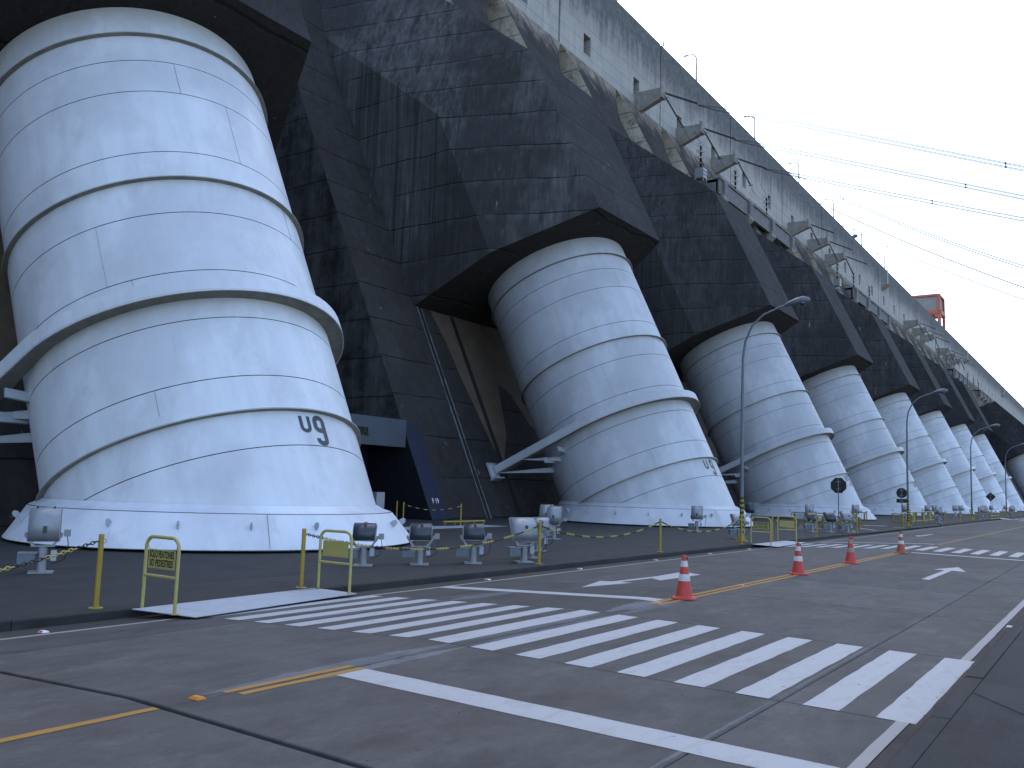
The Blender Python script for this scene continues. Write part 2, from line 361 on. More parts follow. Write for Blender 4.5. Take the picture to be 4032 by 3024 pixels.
def tag(o, label=None, cat=None, group=None, kind=None):
    for k, v in (('label', label), ('category', cat), ('group', group), ('kind', kind)):
        if v: o[k] = v
    return o
def empty(name, loc, label, cat, group=None, rz=0):
    o = bpy.data.objects.new(name, None); o.empty_display_size = .3; COL.objects.link(o); o.location = loc; o.rotation_euler = (0, 0, rz)
    return tag(o, label, cat, group)
def copy_thing(o, loc, label=None, rz=None):
    c = o.copy(); COL.objects.link(c); c.location = loc
    if rz is not None: c.rotation_euler = (0, 0, rz)
    if label: c['label'] = label
    for ch in list(o.children):
        d = ch.copy(); COL.objects.link(d); d.parent = c
        for g in list(ch.children):
            e = g.copy(); COL.objects.link(e); e.parent = d
    return c
def text_obj(name, body, size, mat, parent, xdir, ydir, origin, squash=1.0, off=0., extr=.0, bend=None):
    """lettering as real mesh; xdir/ydir world vectors"""
    cu = bpy.data.curves.new(name, 'FONT'); cu.body = body; cu.size = size; cu.extrude = extr; cu.offset = off; cu.resolution_u = 4
    to = bpy.data.objects.new(name, cu); COL.objects.link(to)
    dg = bpy.context.evaluated_depsgraph_get(); me = bpy.data.meshes.new_from_object(to.evaluated_get(dg)); bpy.data.objects.remove(to)
    me.materials.clear(); me.materials.append(M_[mat])
    for v in me.vertices:
        p = v.co; q = Vector((p.x * squash, p.y, p.z))
        v.co = bend(q) if bend else Vector(origin) + xdir * q.x + ydir * q.y + xdir.cross(ydir) * q.z
    o = bpy.data.objects.new(name, me); COL.objects.link(o)
    if parent: o.parent = parent
    return o

# ------------------------------------------------------------ ground: road, kerbs, plaza, footway
YC, K1, K2 = 6.85, .0424, .0114
def rz_(y): return -K1 * (y - YC) if y > YC else -K2 * (YC - y)
PZ = -.09                    # plaza level
YK, YR = 11.95, 1.36         # kerb faces
XA, XB = -60.0, 900.0
def sheet(mb, x0, x1, ys, mat, dz=0., nx=1, zf=rz_):
    for i in range(nx):
        a = x0 + (x1 - x0) * i / nx; b = x0 + (x1 - x0) * (i + 1) / nx
        for y0, y1 in zip(ys[:-1], ys[1:]):
            mb.face([(a, y0, zf(y0) + dz), (b, y0, zf(y0) + dz), (b, y1, zf(y1) + dz), (a, y1, zf(y1) + dz)], mat)
mb = MB(); sheet(mb, XA, XB, (YR, 1.55, YC, 11.3, YK + .05), 'joint', -.05, 1)
road = tag(mb.build('road'), kind='structure')
slab_y = [1.56, 2.66, 6.37, 10.08, 11.34]
xj = [-18.75, -14.9, -11.05, -7.2, -3.35, .5, 4.45, 8.30, 12.0, 16.02, 20.06, 24.12, 28.17]
while xj[-1] < 62: xj.append(xj[-1] + 4.04)
def slab(x0, x1, y0, y1, gx0=.006, gx1=.006):
    m = MB(); g = .006; x0 += gx0; x1 -= gx1; y0 += g; y1 -= g; ys = [y0] + ([YC] if y0 < YC < y1 else []) + [y1]; b = .008
    for a, c in zip(ys[:-1], ys[1:]):
        m.face([(x0 + b, a + (b if a == y0 else 0), rz_(a)), (x1 - b, a + (b if a == y0 else 0), rz_(a)), (x1 - b, c - (b if c == y1 else 0), rz_(c)), (x0 + b, c - (b if c == y1 else 0), rz_(c))], 'road')
        for xx, xo in ((x0 + b, x0), (x1 - b, x1)):
            m.face([(xx, a, rz_(a)), (xx, c, rz_(c)), (xo, c, rz_(c) - b), (xo, a, rz_(a) - b)], 'road')
            m.face([(xo, a, rz_(a) - b), (xo, c, rz_(c) - b), (xo, c, rz_(c) - .05), (xo, a, rz_(a) - .05)], 'road')
    for yy, yo in ((y0 + b, y0), (y1 - b, y1)):
        m.face([(x0, yy, rz_(yy)), (x1, yy, rz_(yy)), (x1, yo, rz_(yo) - b), (x0, yo, rz_(yo) - b)], 'road')
        m.face([(x0, yo, rz_(yo) - b), (x1, yo, rz_(yo) - b), (x1, yo, rz_(yo) - .05), (x0, yo, rz_(yo) - .05)], 'road')
    return m
for i in range(len(xj) - 1):
    for y0, y1 in zip(slab_y[:-1], slab_y[1:]):
        g0 = .035 if abs(xj[i] - 4.45) < .01 else .006; g1 = .035 if abs(xj[i + 1] - 4.45) < .01 else .006
        slab(xj[i], xj[i + 1], y0, y1, g0, g1).build('road_slab', road)
XE = xj[-1]
m = MB(); sheet(m, XE + .01, XB, (1.56, 2.654), 'road'); sheet(m, XE + .01, XB, (2.666, 6.364), 'road'); sheet(m, XE + .01, XB, (6.376, YC, 10.074), 'road'); sheet(m, XE + .01, XB, (10.086, 11.34), 'road')
sheet(m, XA, xj[0] - .01, (1.56, YC, 11.34), 'road')
tag(m.build('far_road_surface', road))
# gutters and kerbs
m = MB(); sheet(m, XA, XB, (11.345, YK), 'gutter', .0, 60); m.build('gutter', road)
m = MB(); sheet(m, XA, XB, (YR - .02, 1.555), 'gutter', .0, 60); m.build('gutter', road)
def kerb_run(x0, x1, y, side, zt):
    m = MB(); x = x0; k = 0
    while x < x1 - .05:
        L = min(2.0, x1 - x); a, b = x + .006, x + L - .006
        y0, y1 = (y, y + .16 * side); zb = rz_(y) - .06; jz = random.uniform(-.006, .006); c = .02
        ya = y; yb = y + .16 * side
        P = [(ya, zb), (ya, zt + jz - c), (ya + c * side, zt + jz), (yb, zt + jz), (yb, zb)]
        V = [(a, p[0], p[1]) for p in P] + [(b, p[0], p[1]) for p in P]; n = 5
        F = [(i, (i + 1) % n, n + (i + 1) % n, n + i) for i in range(n)] + [tuple(range(n)), tuple(range(n, 2 * n))[::-1]]
        m.add(V, F, 'kerb'); x += L; k += 1
    return m
kerb = tag(kerb_run(XA, 53.2, YK, 1, PZ + .012).build('kerb', fix=True), kind='structure')
kerb2 = tag(kerb_run(78.0, 320, YK, 1, PZ + .012).build('kerb', fix=True), kind='structure')
kerb3 = tag(kerb_run(XA, 320, YR, -1, .095).build('kerb', fix=True), kind='structure')
m = MB()
m.face([(XA, YK + .155, PZ), (XB, YK + .155, PZ), (XB, 60, PZ), (XA, 60, PZ)], 'plaza')
m.face([(53.2, YK - .0, PZ - .06), (78.0, YK - .0, PZ - .06), (78.0, YK + .16, PZ + .001), (53.2, YK + .16, PZ + .001)], 'plaza')
plaza = tag(m.build('plaza'), kind='structure')
m = MB(); m.face([(XA, -40, .085), (XB, -40, .085), (XB, YR - .155, .085), (XA, YR - .155, .085)], 'walk')
m.face([(3.9, -2.6, .0892), (9.8, -2.6, .0892), (9.8, YR - .17, .0892), (9.25, YR - .17, .0892)], 'kerb')
walk = tag(m.build('footway'), kind='structure')
m = MB(); m.face([(-3000, -3000, -.6), (4000, -3000, -.6), (4000, 3000, -.6), (-3000, 3000, -.6)], 'earth')
tag(m.build('ground'), kind='structure')

# ------------------------------------------------------------ road markings (children of the road)
def strip(name, pts, mat, dz=.004, zf=rz_, rag=.006, parent=road):
    """thin painted quad/polygon with slightly ragged edges"""
    P = []
    n = len(pts)
    for i in range(n):
        a = Vector(pts[i]); b = Vector(pts[(i + 1) % n]); L = (b - a).length; k = max(1, min(60, int(L / .22)))
        nrm = Vector((-(b - a).y, (b - a).x)).normalized()
        for j in range(k):
            q = a + (b - a) * j / k
            if j: q = q + nrm * random.uniform(-rag, rag)
            P.append(q)
    m = MB(); m.face([(q.x, q.y, zf(q.y) + dz) for q in P], mat)
    return m.build(name, parent)
def strip_split(name, x0, x1, y0, y1, mat, dz=.004, rag=.005):
    if y0 < YC < y1:
        strip(name, [(x0, y0), (x1, y0), (x1, YC), (x0, YC)], mat, dz, rag=rag); strip(name, [(x0, YC), (x1, YC), (x1, y1), (x0, y1)], mat, dz, rag=rag)
    else: strip(name, [(x0, y0), (x1, y0), (x1, y1), (x0, y1)], mat, dz, rag=rag)
yst0, sp, wd = 11.25, .628, .319
for k in range(16):
    y1 = yst0 - k * sp
    strip('crossing_stripe', [(8.30, y1 - wd), (11.95, y1 - wd), (11.95, y1), (8.30, y1)], 'wpaint')
for k in range(15):
    y1 = 11.12 - k * .6
    strip('crossing_stripe', [(35.2, y1 - .3), (38.6, y1 - .3), (38.6, y1), (35.2, y1)], 'wpaint')
for k in range(14):
    y1 = 11.1 - k * .62
    strip('crossing_stripe', [(118, y1 - .3), (122.5, y1 - .3), (122.5, y1), (118, y1)], 'wpaint', rag=0)
for a, b in ((-20, 8.3), (11.95, 35.2), (38.6, 118), (122.5, 300)):
    strip('edge_line', [(a, 11.17), (b, 11.17), (b, 11.28), (a, 11.28)], 'wpaint_old', rag=.004)
    strip('edge_line', [(a, 1.555 + .005), (b, 1.56), (b, 1.665), (a, 1.665)], 'wpaint_old', rag=.004)
strip('stop_line', [(6.21, 1.7), (6.62, 1.7), (6.62, 6.24), (6.21, 6.24)], 'wpaint')
strip('stop_line', [(13.82, 6.53), (14.2, 6.53), (14.2, YC), (13.82, YC)], 'wpaint'); strip('stop_line', [(13.82, YC), (14.2, YC), (14.2, 11.2), (13.82, 11.2)], 'wpaint')
strip('stop_line', [(33.3, 1.7), (33.65, 1.7), (33.65, 6.1), (33.3, 6.1)], 'wpaint')
strip('stop_line', [(40.4, 6.5), (40.75, 6.5), (40.75, YC), (40.4, YC)], 'wpaint'); strip('stop_line', [(40.4, YC), (40.75, YC), (40.75, 11.2), (40.4, 11.2)], 'wpaint')
strip('centre_line', [(5.08, 6.395), (6.62, 6.395), (6.62, 6.48), (5.08, 6.48)], 'ypaint'); strip('centre_line', [(5.14, 6.25), (6.62, 6.25), (6.62, 6.34), (5.14, 6.34)], 'ypaint')
strip('centre_line', [(-6, 6.345), (4.4, 6.345), (4.4, 6.435), (-6, 6.435)], 'ypaint')
for a, b in ((13.5, 33.2), (40.6, 116), (123, 300)):
    strip('centre_line', [(a, 6.41), (b, 6.41), (b, 6.50), (a, 6.50)], 'ypaint' if a < 20 else 'ypaint_old', rag=.003); strip('centre_line', [(a, 6.25), (b, 6.25), (b, 6.34), (a, 6.34)], 'ypaint' if a < 20 else 'ypaint_old', rag=.003)
def arrow(x0, x1, y, flip=1, both=False):
    d = 1 if x1 > x0 else -1
    pts = [(x0, y - .09), (x1 - 1.5 * d, y - .09), (x1 - 1.62 * d, y - .38), (x1, y), (x1 - 1.62 * d, y + .38), (x1 - 1.5 * d, y + .09), (x0, y + .09)]
    strip('lane_arrow', pts, 'wpaint', rag=0)
strip('lane_arrow', [(22.85, 3.79), (26.4, 3.82), (26.32, 3.47), (27.9, 3.87), (26.32, 4.26), (26.3, 3.98), (22.9, 3.97)], 'wpaint', rag=0)
strip('lane_arrow', [(15.32, 8.82), (16.8, 8.44), (16.84, 8.75), (18.1, 8.62), (17.62, 8.2), (19.6, 8.1), (20.3, 8.85), (18.6, 8.78), (16.85, 8.97), (16.87, 9.25)], 'wpaint', rag=0)
arrow(55, 50.5, 8.9); arrow(112, 107, 8.9); arrow(60, 65, 3.9)
# pale cement smears along the centre joint
def smear(x0, x1, y, w, k=26):
    up_, lo_ = [], []
    for i in range(k + 1):
        x = x0 + (x1 - x0) * i / k; f = min(1, 3 * min(i, k - i) / k + .15)
        up_.append((x, y + w * f * random.uniform(.7, 1.1))); lo_.append((x, y - w * f * random.uniform(.6, 1.1)))
    P = lo_ + up_[::-1]; m = MB(); m.face([(a, b, rz_(b) + .002) for a, b in P], 'patch'); m.build('cement_patch', road)
smear(4.9, 8.28, 6.51, .13); smear(5.6, 8.28, 6.27, .09); smear(8.32, 11.9, 6.51, .12); smear(8.32, 11.9, 6.25, .11); smear(12.05, 14.6, 6.5, .2); smear(12.1, 14.3, 6.22, .11)
smear(8.4, 11.9, 9.6, .1); smear(12.0, 14.0, 9.45, .22); smear(5.2, 8.2, 2.715, .022, 60); smear(8.4, 12.5, 2.71, .014, 60)
# driveway markings on the plaza
zp = lambda y: PZ
for p in ([(65.9, 15.5), (66.3, 15.0), (66.6, 15.1), (66.2, 15.6)], [(65, 14.8), (66.9, 13.7), (67.6, 14.0), (65.8, 15.1)], [(59.6, 14.1), (56.4, 12.3), (56.9, 12.25), (60.1, 14.05)],
          [(64.2, 12.9), (64.6, 12.1), (65.1, 12.2), (64.7, 13.0)], [(56, 16.5), (58, 15.9), (58.2, 16.1), (56.2, 16.7)], [(53.5, 16.6), (55.7, 14.4), (55.9, 14.6), (53.8, 16.8)]):
    strip('bay_marking', p, 'wpaint_old', zf=zp, rag=0, parent=plaza)
strip('bay_marking', [(28.5, 25.0), (36.5, 25.2), (36.2, 26.6), (27.8, 26.9)], 'plate', zf=zp, rag=0, parent=plaza)
for x0, x1, y in ((8.5, 14, 18.25), (9, 16, 13.85), (16.5, 31, 14.2), (33, 50, 14.4), (18, 30, 16.4)):
    x = x0
    while x < x1:
        L = random.uniform(.5, 1.6); strip('dusty_joint', [(x, y - .012), (x + L, y - .012 + random.uniform(-.01, .01)), (x + L, y + .012), (x, y + .012)], 'patch', zf=zp, rag=.004, parent=plaza, dz=.003); x += L + random.uniform(.1, 1.2)
# white painted kerb return at the driveway mouth
m = MB(); P = [(51.0, 12.35), (50.6, 12.25)]
arc = [(51.6 + 1.6 * sin(a), 12.3 + 1.5 - 1.5 * cos(a)) for a in [i * pi / 16 for i in range(9)]]
for (xa, ya), (xb, yb) in zip(arc[:-1], arc[1:]):
    m.prism([(xa, ya, PZ - .02), (xb, yb, PZ - .02), (xb - .05, yb + .12, PZ - .02), (xa - .05, ya + .12, PZ - .02)], [(xa, ya, PZ + .07), (xb, yb, PZ + .07), (xb - .05, yb + .12, PZ + .07), (xa - .05, ya + .12, PZ + .07)], 'wpaint_old')
tag(m.build('kerb_return', fix=True), 'curved white painted kerb end at the driveway mouth', 'kerb')

# ------------------------------------------------------------ the dam
dam = empty('concrete_dam', (0, 31.3, 0), 'long dark stained concrete dam behind the white pipes, with a pale crest wall', 'dam')
DO = Vector((0, 31.3, 0))
def build_dam(mb_, name, **k):
    mb_.v = [tuple(Vector(p) - DO) for p in mb_.v]; return mb_.build(name, dam, **k)
SF = -6.6
def Yf(z, s=SF):
    t = (z - s * NN.z) / DD.z; return Y0 + s * NN.y + t * DD.y
def P3(X, s, t): return Vector((X, Y0, 0)) + NN * s + DD * t
LV = [-1, 6, 12, 18, 24, 30, 36, 42, 46, 50, 52, 54, 55.5, 57, 58, 59, 60, 60.8, 61.4, 61.75]
def interp(z, tab):
    for (a, va), (b, vb) in zip(tab[:-1], tab[1:]):
        if z <= b: return va + (vb - va) * max(0, (z - a)) / (b - a)
    return tab[-1][1]
TL = [(-1, 30.8), (42, 30.8), (46, 28.6), (50, 27.2), (54, 26.6), (56, 27.4), (58, 28.7), (60, 30.1), (61, 31.0), (61.75, 31.75)]
TR = [(-1, 37.8), (42, 37.8), (46, 36.8), (50, 35.6), (54, 34.7), (56, 34.5), (58, 34.1), (60, 33.2), (61, 32.5), (61.75, 31.85)]
def slotL(k, z): return interp(z, TL) + 16 * k       # k even: between units; k odd: over a pipe
def slotR(k, z): return interp(z, TR) + 16 * k
NU = 30
for k in range(-4, 2 * NU):
    # pier between slot k (right edge) and slot k+1 (left edge)
    pass
    m = MB(); mats = []
    dep = 9.0
    for za, zb in zip(LV[:-1], LV[1:]):
        def edge(z):
            kk_l = k if (k % 2 == 0 or z >= 46) else None
            kk_r = k + 1 if ((k + 1) % 2 == 0 or z >= 46) else None
            xl = slotR(k, z) if kk_l is not None else 31.8 + 16 * k
            xr = slotL(k + 1, z) if kk_r is not None else 31.8 + 16 * (k + 1)
            return xl, xr
        (la, ra), (lb, rb) = edge(za + (1e-3 if za == 46 else 0)), edge(zb - (1e-3 if zb == 46 else 0))
        if za < 46 and k % 2: la = lb = 31.8 + 16 * k
        if za < 46 and (k + 1) % 2: ra = rb = 31.8 + 16 * (k + 1)
        m.face([(la, Yf(za), za), (ra, Yf(za), za), (rb, Yf(zb), zb), (lb, Yf(zb), zb)], 'face')
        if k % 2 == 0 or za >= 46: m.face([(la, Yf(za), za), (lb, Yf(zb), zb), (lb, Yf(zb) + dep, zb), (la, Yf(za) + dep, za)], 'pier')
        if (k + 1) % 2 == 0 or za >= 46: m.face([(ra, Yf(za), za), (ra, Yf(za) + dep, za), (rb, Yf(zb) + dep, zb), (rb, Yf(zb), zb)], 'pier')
    build_dam(m, 'buttress')
m = MB(); XL, XR = -60, 31.8 + 32 * NU
m.face([(XL, Yf(-1) + 8.9, -1), (XR, Yf(-1) + 8.9, -1), (XR, Yf(61.8) + 8.9, 61.8), (XL, Yf(61.8) + 8.9, 61.8)], 'pier')
m.face([(XL, Yf(46), 45.8), (XR, Yf(46), 45.8), (XR, Yf(46) + 9, 45.8), (XL, Yf(46) + 9, 45.8)], 'dark')
build_dam(m, 'inner_wall')
# sheer blocks closing the near end
m = MB(); m.box((-90, 60, 30), (60, 40, 62), 'dark'); build_dam(m, 'end_block')
# crest wall blocks with window openings
YW = 60.3
def crest_block(xa, xb, name='crest_wall_block'):
    m = MB(); g = .22; z0, z1 = 61.7, 76.1
    wins = [c for c in [xa + 7.6 + .0, xa + 23.2] if xb - xa > 30]
    xs = sorted([xa + g, xb - g] + [c + d for c in wins for d in (-1.0, 1.0)]); zs = [z0, 63.5, 66.45, z1]
    for i in range(len(xs) - 1):
        for j in range(3):
            hole = j == 1 and any(abs((xs[i] + xs[i + 1]) / 2 - c) < .5 for c in wins)
            if not hole: m.face([(xs[i], YW, zs[j]), (xs[i + 1], YW, zs[j]), (xs[i + 1], YW, zs[j + 1]), (xs[i], YW, zs[j + 1])], 'wall')
    a, b = xa + g, xb - g
    m.face([(a, YW, z0), (a, YW, z1), (a, YW + 1.2, z1), (a, YW + 1.2, z0)], 'wall'); m.face([(b, YW, z1), (b, YW, z0), (b, YW + 1.2, z0), (b, YW + 1.2, z1)], 'wall')
    m.face([(a, YW, z1), (b, YW, z1), (b, YW + .5, z1), (a, YW + .5, z1)], 'wall'); m.face([(a, YW + .5, z1), (b, YW + .5, z1), (b, YW + .5, z1 - 1), (a, YW + .5, z1 - 1)], 'wall')
    m.face([(a, YW, z0), (b, YW, z0), (b, YW + 2, z0), (a, YW + 2, z0)], 'wall')
    o = build_dam(m, name)
    for c in wins:
        q = MB(); x0, x1, zz0, zz1, D_ = c - 1, c + 1, 63.5, 66.45, 2.2
        q.face([(x0, YW, zz0), (x0, YW, zz1), (x0, YW + D_, zz1), (x0, YW + D_, zz0)], 'wall'); q.face([(x1, YW, zz1), (x1, YW, zz0), (x1, YW + D_, zz0), (x1, YW + D_, zz1)], 'wall')
        q.face([(x0, YW, zz1), (x1, YW, zz1), (x1, YW + D_, zz1), (x0, YW + D_, zz1)], 'wall'); q.face([(x0, YW, zz0), (x0, YW + D_, zz0), (x1, YW + D_, zz0), (x1, YW, zz0)], 'wall')
        q.face([(x0, YW + D_, zz0), (x0, YW + D_, zz1), (x1, YW + D_, zz1), (x1, YW + D_, zz0)], 'joint')
        q.v = [tuple(Vector(p) - DO) for p in q.v]; q.build('window_opening', o)
for k in range(-2, NU): crest_block(31.8 + 32 * (k - 0) - .0, 31.8 + 32 * (k + 1))
m = MB(); m.box(((XL + XR) / 2, YW + 1.6, 68.6), (XR - XL, .4, 13), 'joint'); build_dam(m, 'joint_backing')
m = MB(); m.box(((XL + XR) / 2, YW + 8.5, 74.6), (XR - XL, 14, 1.0), 'wall'); m.box(((XL + XR) / 2, YW + 15.4, 68), (XR - XL, .8, 16), 'wall'); build_dam(m, 'crest_road')
# penstock housings
def yz_of(s, t): q = NN * s + DD * t; return Y0 + q.y, q.z
def t_on(s, zz, yy, sl=.76):   # plane z-zz = sl*(Y-yy)
    a = s * NN.z - zz - sl * (Y0 + s * NN.y - yy); b = DD.z - sl * DD.y; return -a / b
TS = 17.86
def housing(n, low=False):
    m = MB(); X = X0 + n * T; S0 = -7.4; DK = 'dark' if n < 2 else 'dark2'
    p1 = lambda s: t_on(s, 26.1, 36.1); p2 = lambda s: t_on(s, 30.6, 31.0, .778)
    V = lambda x, s, t: tuple(P3(X + x, s, t))
    def xback(xs, xf):      # x of the rear top corner so that the upper flank stays one plane
        A, B, C_ = Vector((xs, 0, p1(0))), Vector((xs, S0, p1(S0))), Vector((xf, 6.64, p2(6.64)))
        nn_ = (B - A).cross(C_ - A); return xs - (nn_.y * S0 + nn_.z * (p2(S0) - A.z)) / nn_.x
    eL, eR = xback(-7.8, -4.85), xback(7.1, 3.8)
    a = [V(-7.8, S0, TS), V(-7.8, 0, TS), V(-4.85, 6.64, TS), V(3.8, 6.64, TS), V(7.1, 0, TS), V(7.1, S0, TS)]
    b0, b3, b4, b7 = V(eL, S0, p2(S0)), V(-4.85, 6.64, p2(6.64)), V(3.8, 6.64, p2(6.64)), V(eR, S0, p2(S0))
    c1, c2 = V(-7.8, S0, p1(S0)), V(-7.8, 0, p1(0)); d1, d2 = V(7.1, S0, p1(S0)), V(7.1, 0, p1(0))
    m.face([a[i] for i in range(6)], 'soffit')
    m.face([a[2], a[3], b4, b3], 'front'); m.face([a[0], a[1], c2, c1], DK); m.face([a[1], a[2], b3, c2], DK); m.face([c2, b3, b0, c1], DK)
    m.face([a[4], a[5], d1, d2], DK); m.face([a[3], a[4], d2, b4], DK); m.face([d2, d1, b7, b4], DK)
    m.face([b3, b4, b7, b0], DK)
    return build_dam(m, 'pipe_housing', fix=True)
for n in range(-1, 8): housing(n)
# pour-joint grooves and drain strips on the face between the pipes (run parallel to the pipes)
for n in range(0, 8):
    X = X0 + n * T
    for dx, w, mt, t1 in ((-7.55, .06, 'lime', 24), (-7.15, .05, 'lime', 17.8), (-7.35, .2, 'joint', 17.8), (-3.95, .22, 'joint', 17.8)):
        m = MB(); k = 14; t0 = 3.0
        for i in range(k):
            ta, tb = t0 + (t1 - t0) * i / k, t0 + (t1 - t0) * (i + 1) / k; s = SF + (.03 if mt == 'lime' else .015)
            wa = w * random.uniform(.5, 1.3) if mt == 'lime' else w
            m.face([P3(X + dx - wa, s, ta), P3(X + dx + wa, s, ta), P3(X + dx + wa, s, tb), P3(X + dx - wa, s, tb)], mt)
        build_dam(m, 'drain_strip')
    # sheltered tan patch under the housing
    m = MB(); pts = [(-6.2, 17.84), (7.0, 17.84), (7.0, 9.0)] + [(7.0 - i * 1.15, 9.5 + random.uniform(-1.0, 1.0) + (3 if i in (6, 7) else 0)) for i in range(1, 9)] + [(-3.6, 6.9), (-4.1, 7.2), (-4.4, 8.4), (-4.9, 11), (-5.3, 13.0), (-5.6, 15.4)]
    m.face([P3(X + x, SF + .01, t) for x, t in pts], 'tan'); build_dam(m, 'sheltered_patch')
# entrance portal between first and second pipe
def portal(n, sign=False):
    X = X0 + n * T; xa, xb = X - 12.67 - 7.0, X - 12.67
    e = empty('entrance_portal', (X - 16, Yf(0) + 1, 0), 'navy painted entrance recess beside the nearest pipe with a grey blue name board over it' if sign else 'dark entrance recess between two white pipes', 'entrance')
    o = e.location
    def bp(m, name): m.v = [tuple(Vector(p) - o) for p in m.v]; return m.build(name, e)
    m = MB(); zt = 5.55
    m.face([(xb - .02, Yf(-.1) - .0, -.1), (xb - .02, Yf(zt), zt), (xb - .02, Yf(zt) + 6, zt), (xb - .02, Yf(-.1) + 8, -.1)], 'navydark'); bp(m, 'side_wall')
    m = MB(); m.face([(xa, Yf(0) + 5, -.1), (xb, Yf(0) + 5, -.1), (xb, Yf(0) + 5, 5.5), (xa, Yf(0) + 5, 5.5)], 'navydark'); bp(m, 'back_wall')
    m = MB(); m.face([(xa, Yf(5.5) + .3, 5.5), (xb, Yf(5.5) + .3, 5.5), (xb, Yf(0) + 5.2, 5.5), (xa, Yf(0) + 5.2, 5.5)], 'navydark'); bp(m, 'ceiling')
    s = SF + .012
    m = MB(); m.face([P3(X - 12.66, s, 3.0), P3(X - 11.4, s, 3.0), P3(X - 11.35, s, 8.85), P3(X - 12.66, s, 9.16)], 'navy'); st = bp(m, 'painted_jamb')
    text_obj('unit_lettering', 'F 19', .42, 'letterw', st, EX, DD, P3(X - 12.2, s + .02, 3.98) - o, .8, .004) if sign else None
    if sign:
        m = MB(); y = Yf(4.7) - .1; m.box((xa + 3.4, y, 4.68), (6.9, .12, 1.55), 'signblue'); b = bp(m, 'name_board')
        text_obj('name_lettering', 'BINACIONAL', .58, 'black', b, EX, Vector((0, 0, 1)), Vector((xa + 1.15, y - .11, 4.42)) - o, .78, .012, .04)
    return e
portal(1, True)

# ------------------------------------------------------------ brackets, gallery beams (parts of the dam)
def bracket(x, yw=YW, w=1.0, L=4.8, z0=60.3, z1=63.8):
    m = MB(); P = [(yw, z0), (yw - L, z1 - 1.75), (yw - L, z1 - .15), (yw, z1)]
    m.prism([(x, a, b) for a, b in P], [(x + w, a, b) for a, b in P], 'bracket')
    m.box((x + w / 2, yw - L + .15, z1 - .8), (w + .5, .35, 2.0), 'bracket'); build_dam(m, 'corbel_bracket', fix=True)
BX = [118.3, 134.0, 149.6, 195.6, 211.2, 226.6, 326, 341.5, 357, 392, 408, 424]
for x in BX: bracket(x)
for x, z in ((291.5, 69.5), (633, 69.5), (470, 69.5)):
    m = MB(); m.prism([(x, YW, z - 1.6), (x, YW - 2.2, z), (x, YW, z)], [(x + 3.2, YW, z - 1.6), (x + 3.2, YW - 2.2, z), (x + 3.2, YW, z)], 'bracket'); build_dam(m, 'lookout_ledge', fix=True)
    m = MB(); m.tube([(x + 2, YW - 1.6, z), (x + 2, YW - 1.6, z + 5)], .18, 'ring'); build_dam(m, 'white_rod')
def gallery(x0, x1, y=55.0, z0=53.3, z1=56.0):
    m = MB(); m.box(((x0 + x1) / 2, y + .3, (z0 + z1) / 2), (x1 - x0, .6, z1 - z0), 'beam'); m.box(((x0 + x1) / 2, y + 2.4, z1 - .25), (x1 - x0, 4.2, .5), 'beam')
    m.box((x0 + .3, y + 2.5, (z0 + z1) / 2), (.6, 4.4, z1 - z0), 'beam'); m.box(((x0 + x1) / 2, y + .25, z1 + .06), (x1 - x0 + .4, 1.0, .25), 'beam')
    g = build_dam(m, 'gallery_beam')
    k = max(2, round((x1 - x0) / 14)) ; out = []
    for i in range(k + 1):
        x = x0 + 2 + (x1 - x0 - 4) * i / k; q = MB()
        q.box((x, y + .1, (z0 + z1) / 2 - .1), (1.6, 1.3, z1 - z0 - .2), 'beam')
        P = [(y - .5, z0 + .2), (y - .5, z0 - .7), (y + 1.2, z0 - 2.4), (y + 3.5, z0 - 2.4), (y + 3.5, z0 + .2)]
        q.prism([(x - 1.1, a, b) for a, b in P], [(x + 1.1, a, b) for a, b in P], 'bracket')
        q.v = [tuple(Vector(p) - DO) for p in q.v]; q.build('support_corbel', g, fix=True)
gallery(140.5, 183); gallery(233.5, 277); gallery(400, 440); gallery(481, 523)

# ------------------------------------------------------------ penstocks
def pv(x, s, t): return EX * x + NN * s + DD * t
TSEAM = [-2.6, .9, 2.06, 3.22, 5.24, 6.95, 9.13, 10.42, 11.53, 14.07, 15.42, 16.55, TS]
SEG = 96
def course(t0, t1, r=RR):
    m = MB(); g = .014; prof = [(r - .02, t0), (r, t0 + g), (r, t1 - g), (r - .02, t1)]
    V = []
    for rr, t in prof: V += [pv(rr * cos(2 * pi * k / SEG), rr * sin(2 * pi * k / SEG), t) for k in range(SEG)]
    for i in range(3):
        m.add(V[i * SEG:(i + 2) * SEG], [(k, (k + 1) % SEG, SEG + (k + 1) % SEG, SEG + k) for k in range(SEG)], 'white' if i == 1 else 'letter', True)
    return m
def ringpart(t, ro, th, mat_edge='ringedge', mat_under='under'):
    m = MB(); V = lambda r, tt: [pv(r * cos(2 * pi * k / SEG), r * sin(2 * pi * k / SEG), tt) for k in range(SEG)]
    A, B, C_, D_ = V(RR - .02, t), V(ro, t), V(ro, t + th), V(RR - .02, t + th)
    for P, Q, mt in ((A, B, mat_under), (B, C_, mat_edge), (C_, D_, mat_edge)):
        m.add(P + Q, [(k, (k + 1) % SEG, SEG + (k + 1) % SEG, SEG + k) for k in range(SEG)], mt, mt != mat_under)
    return m
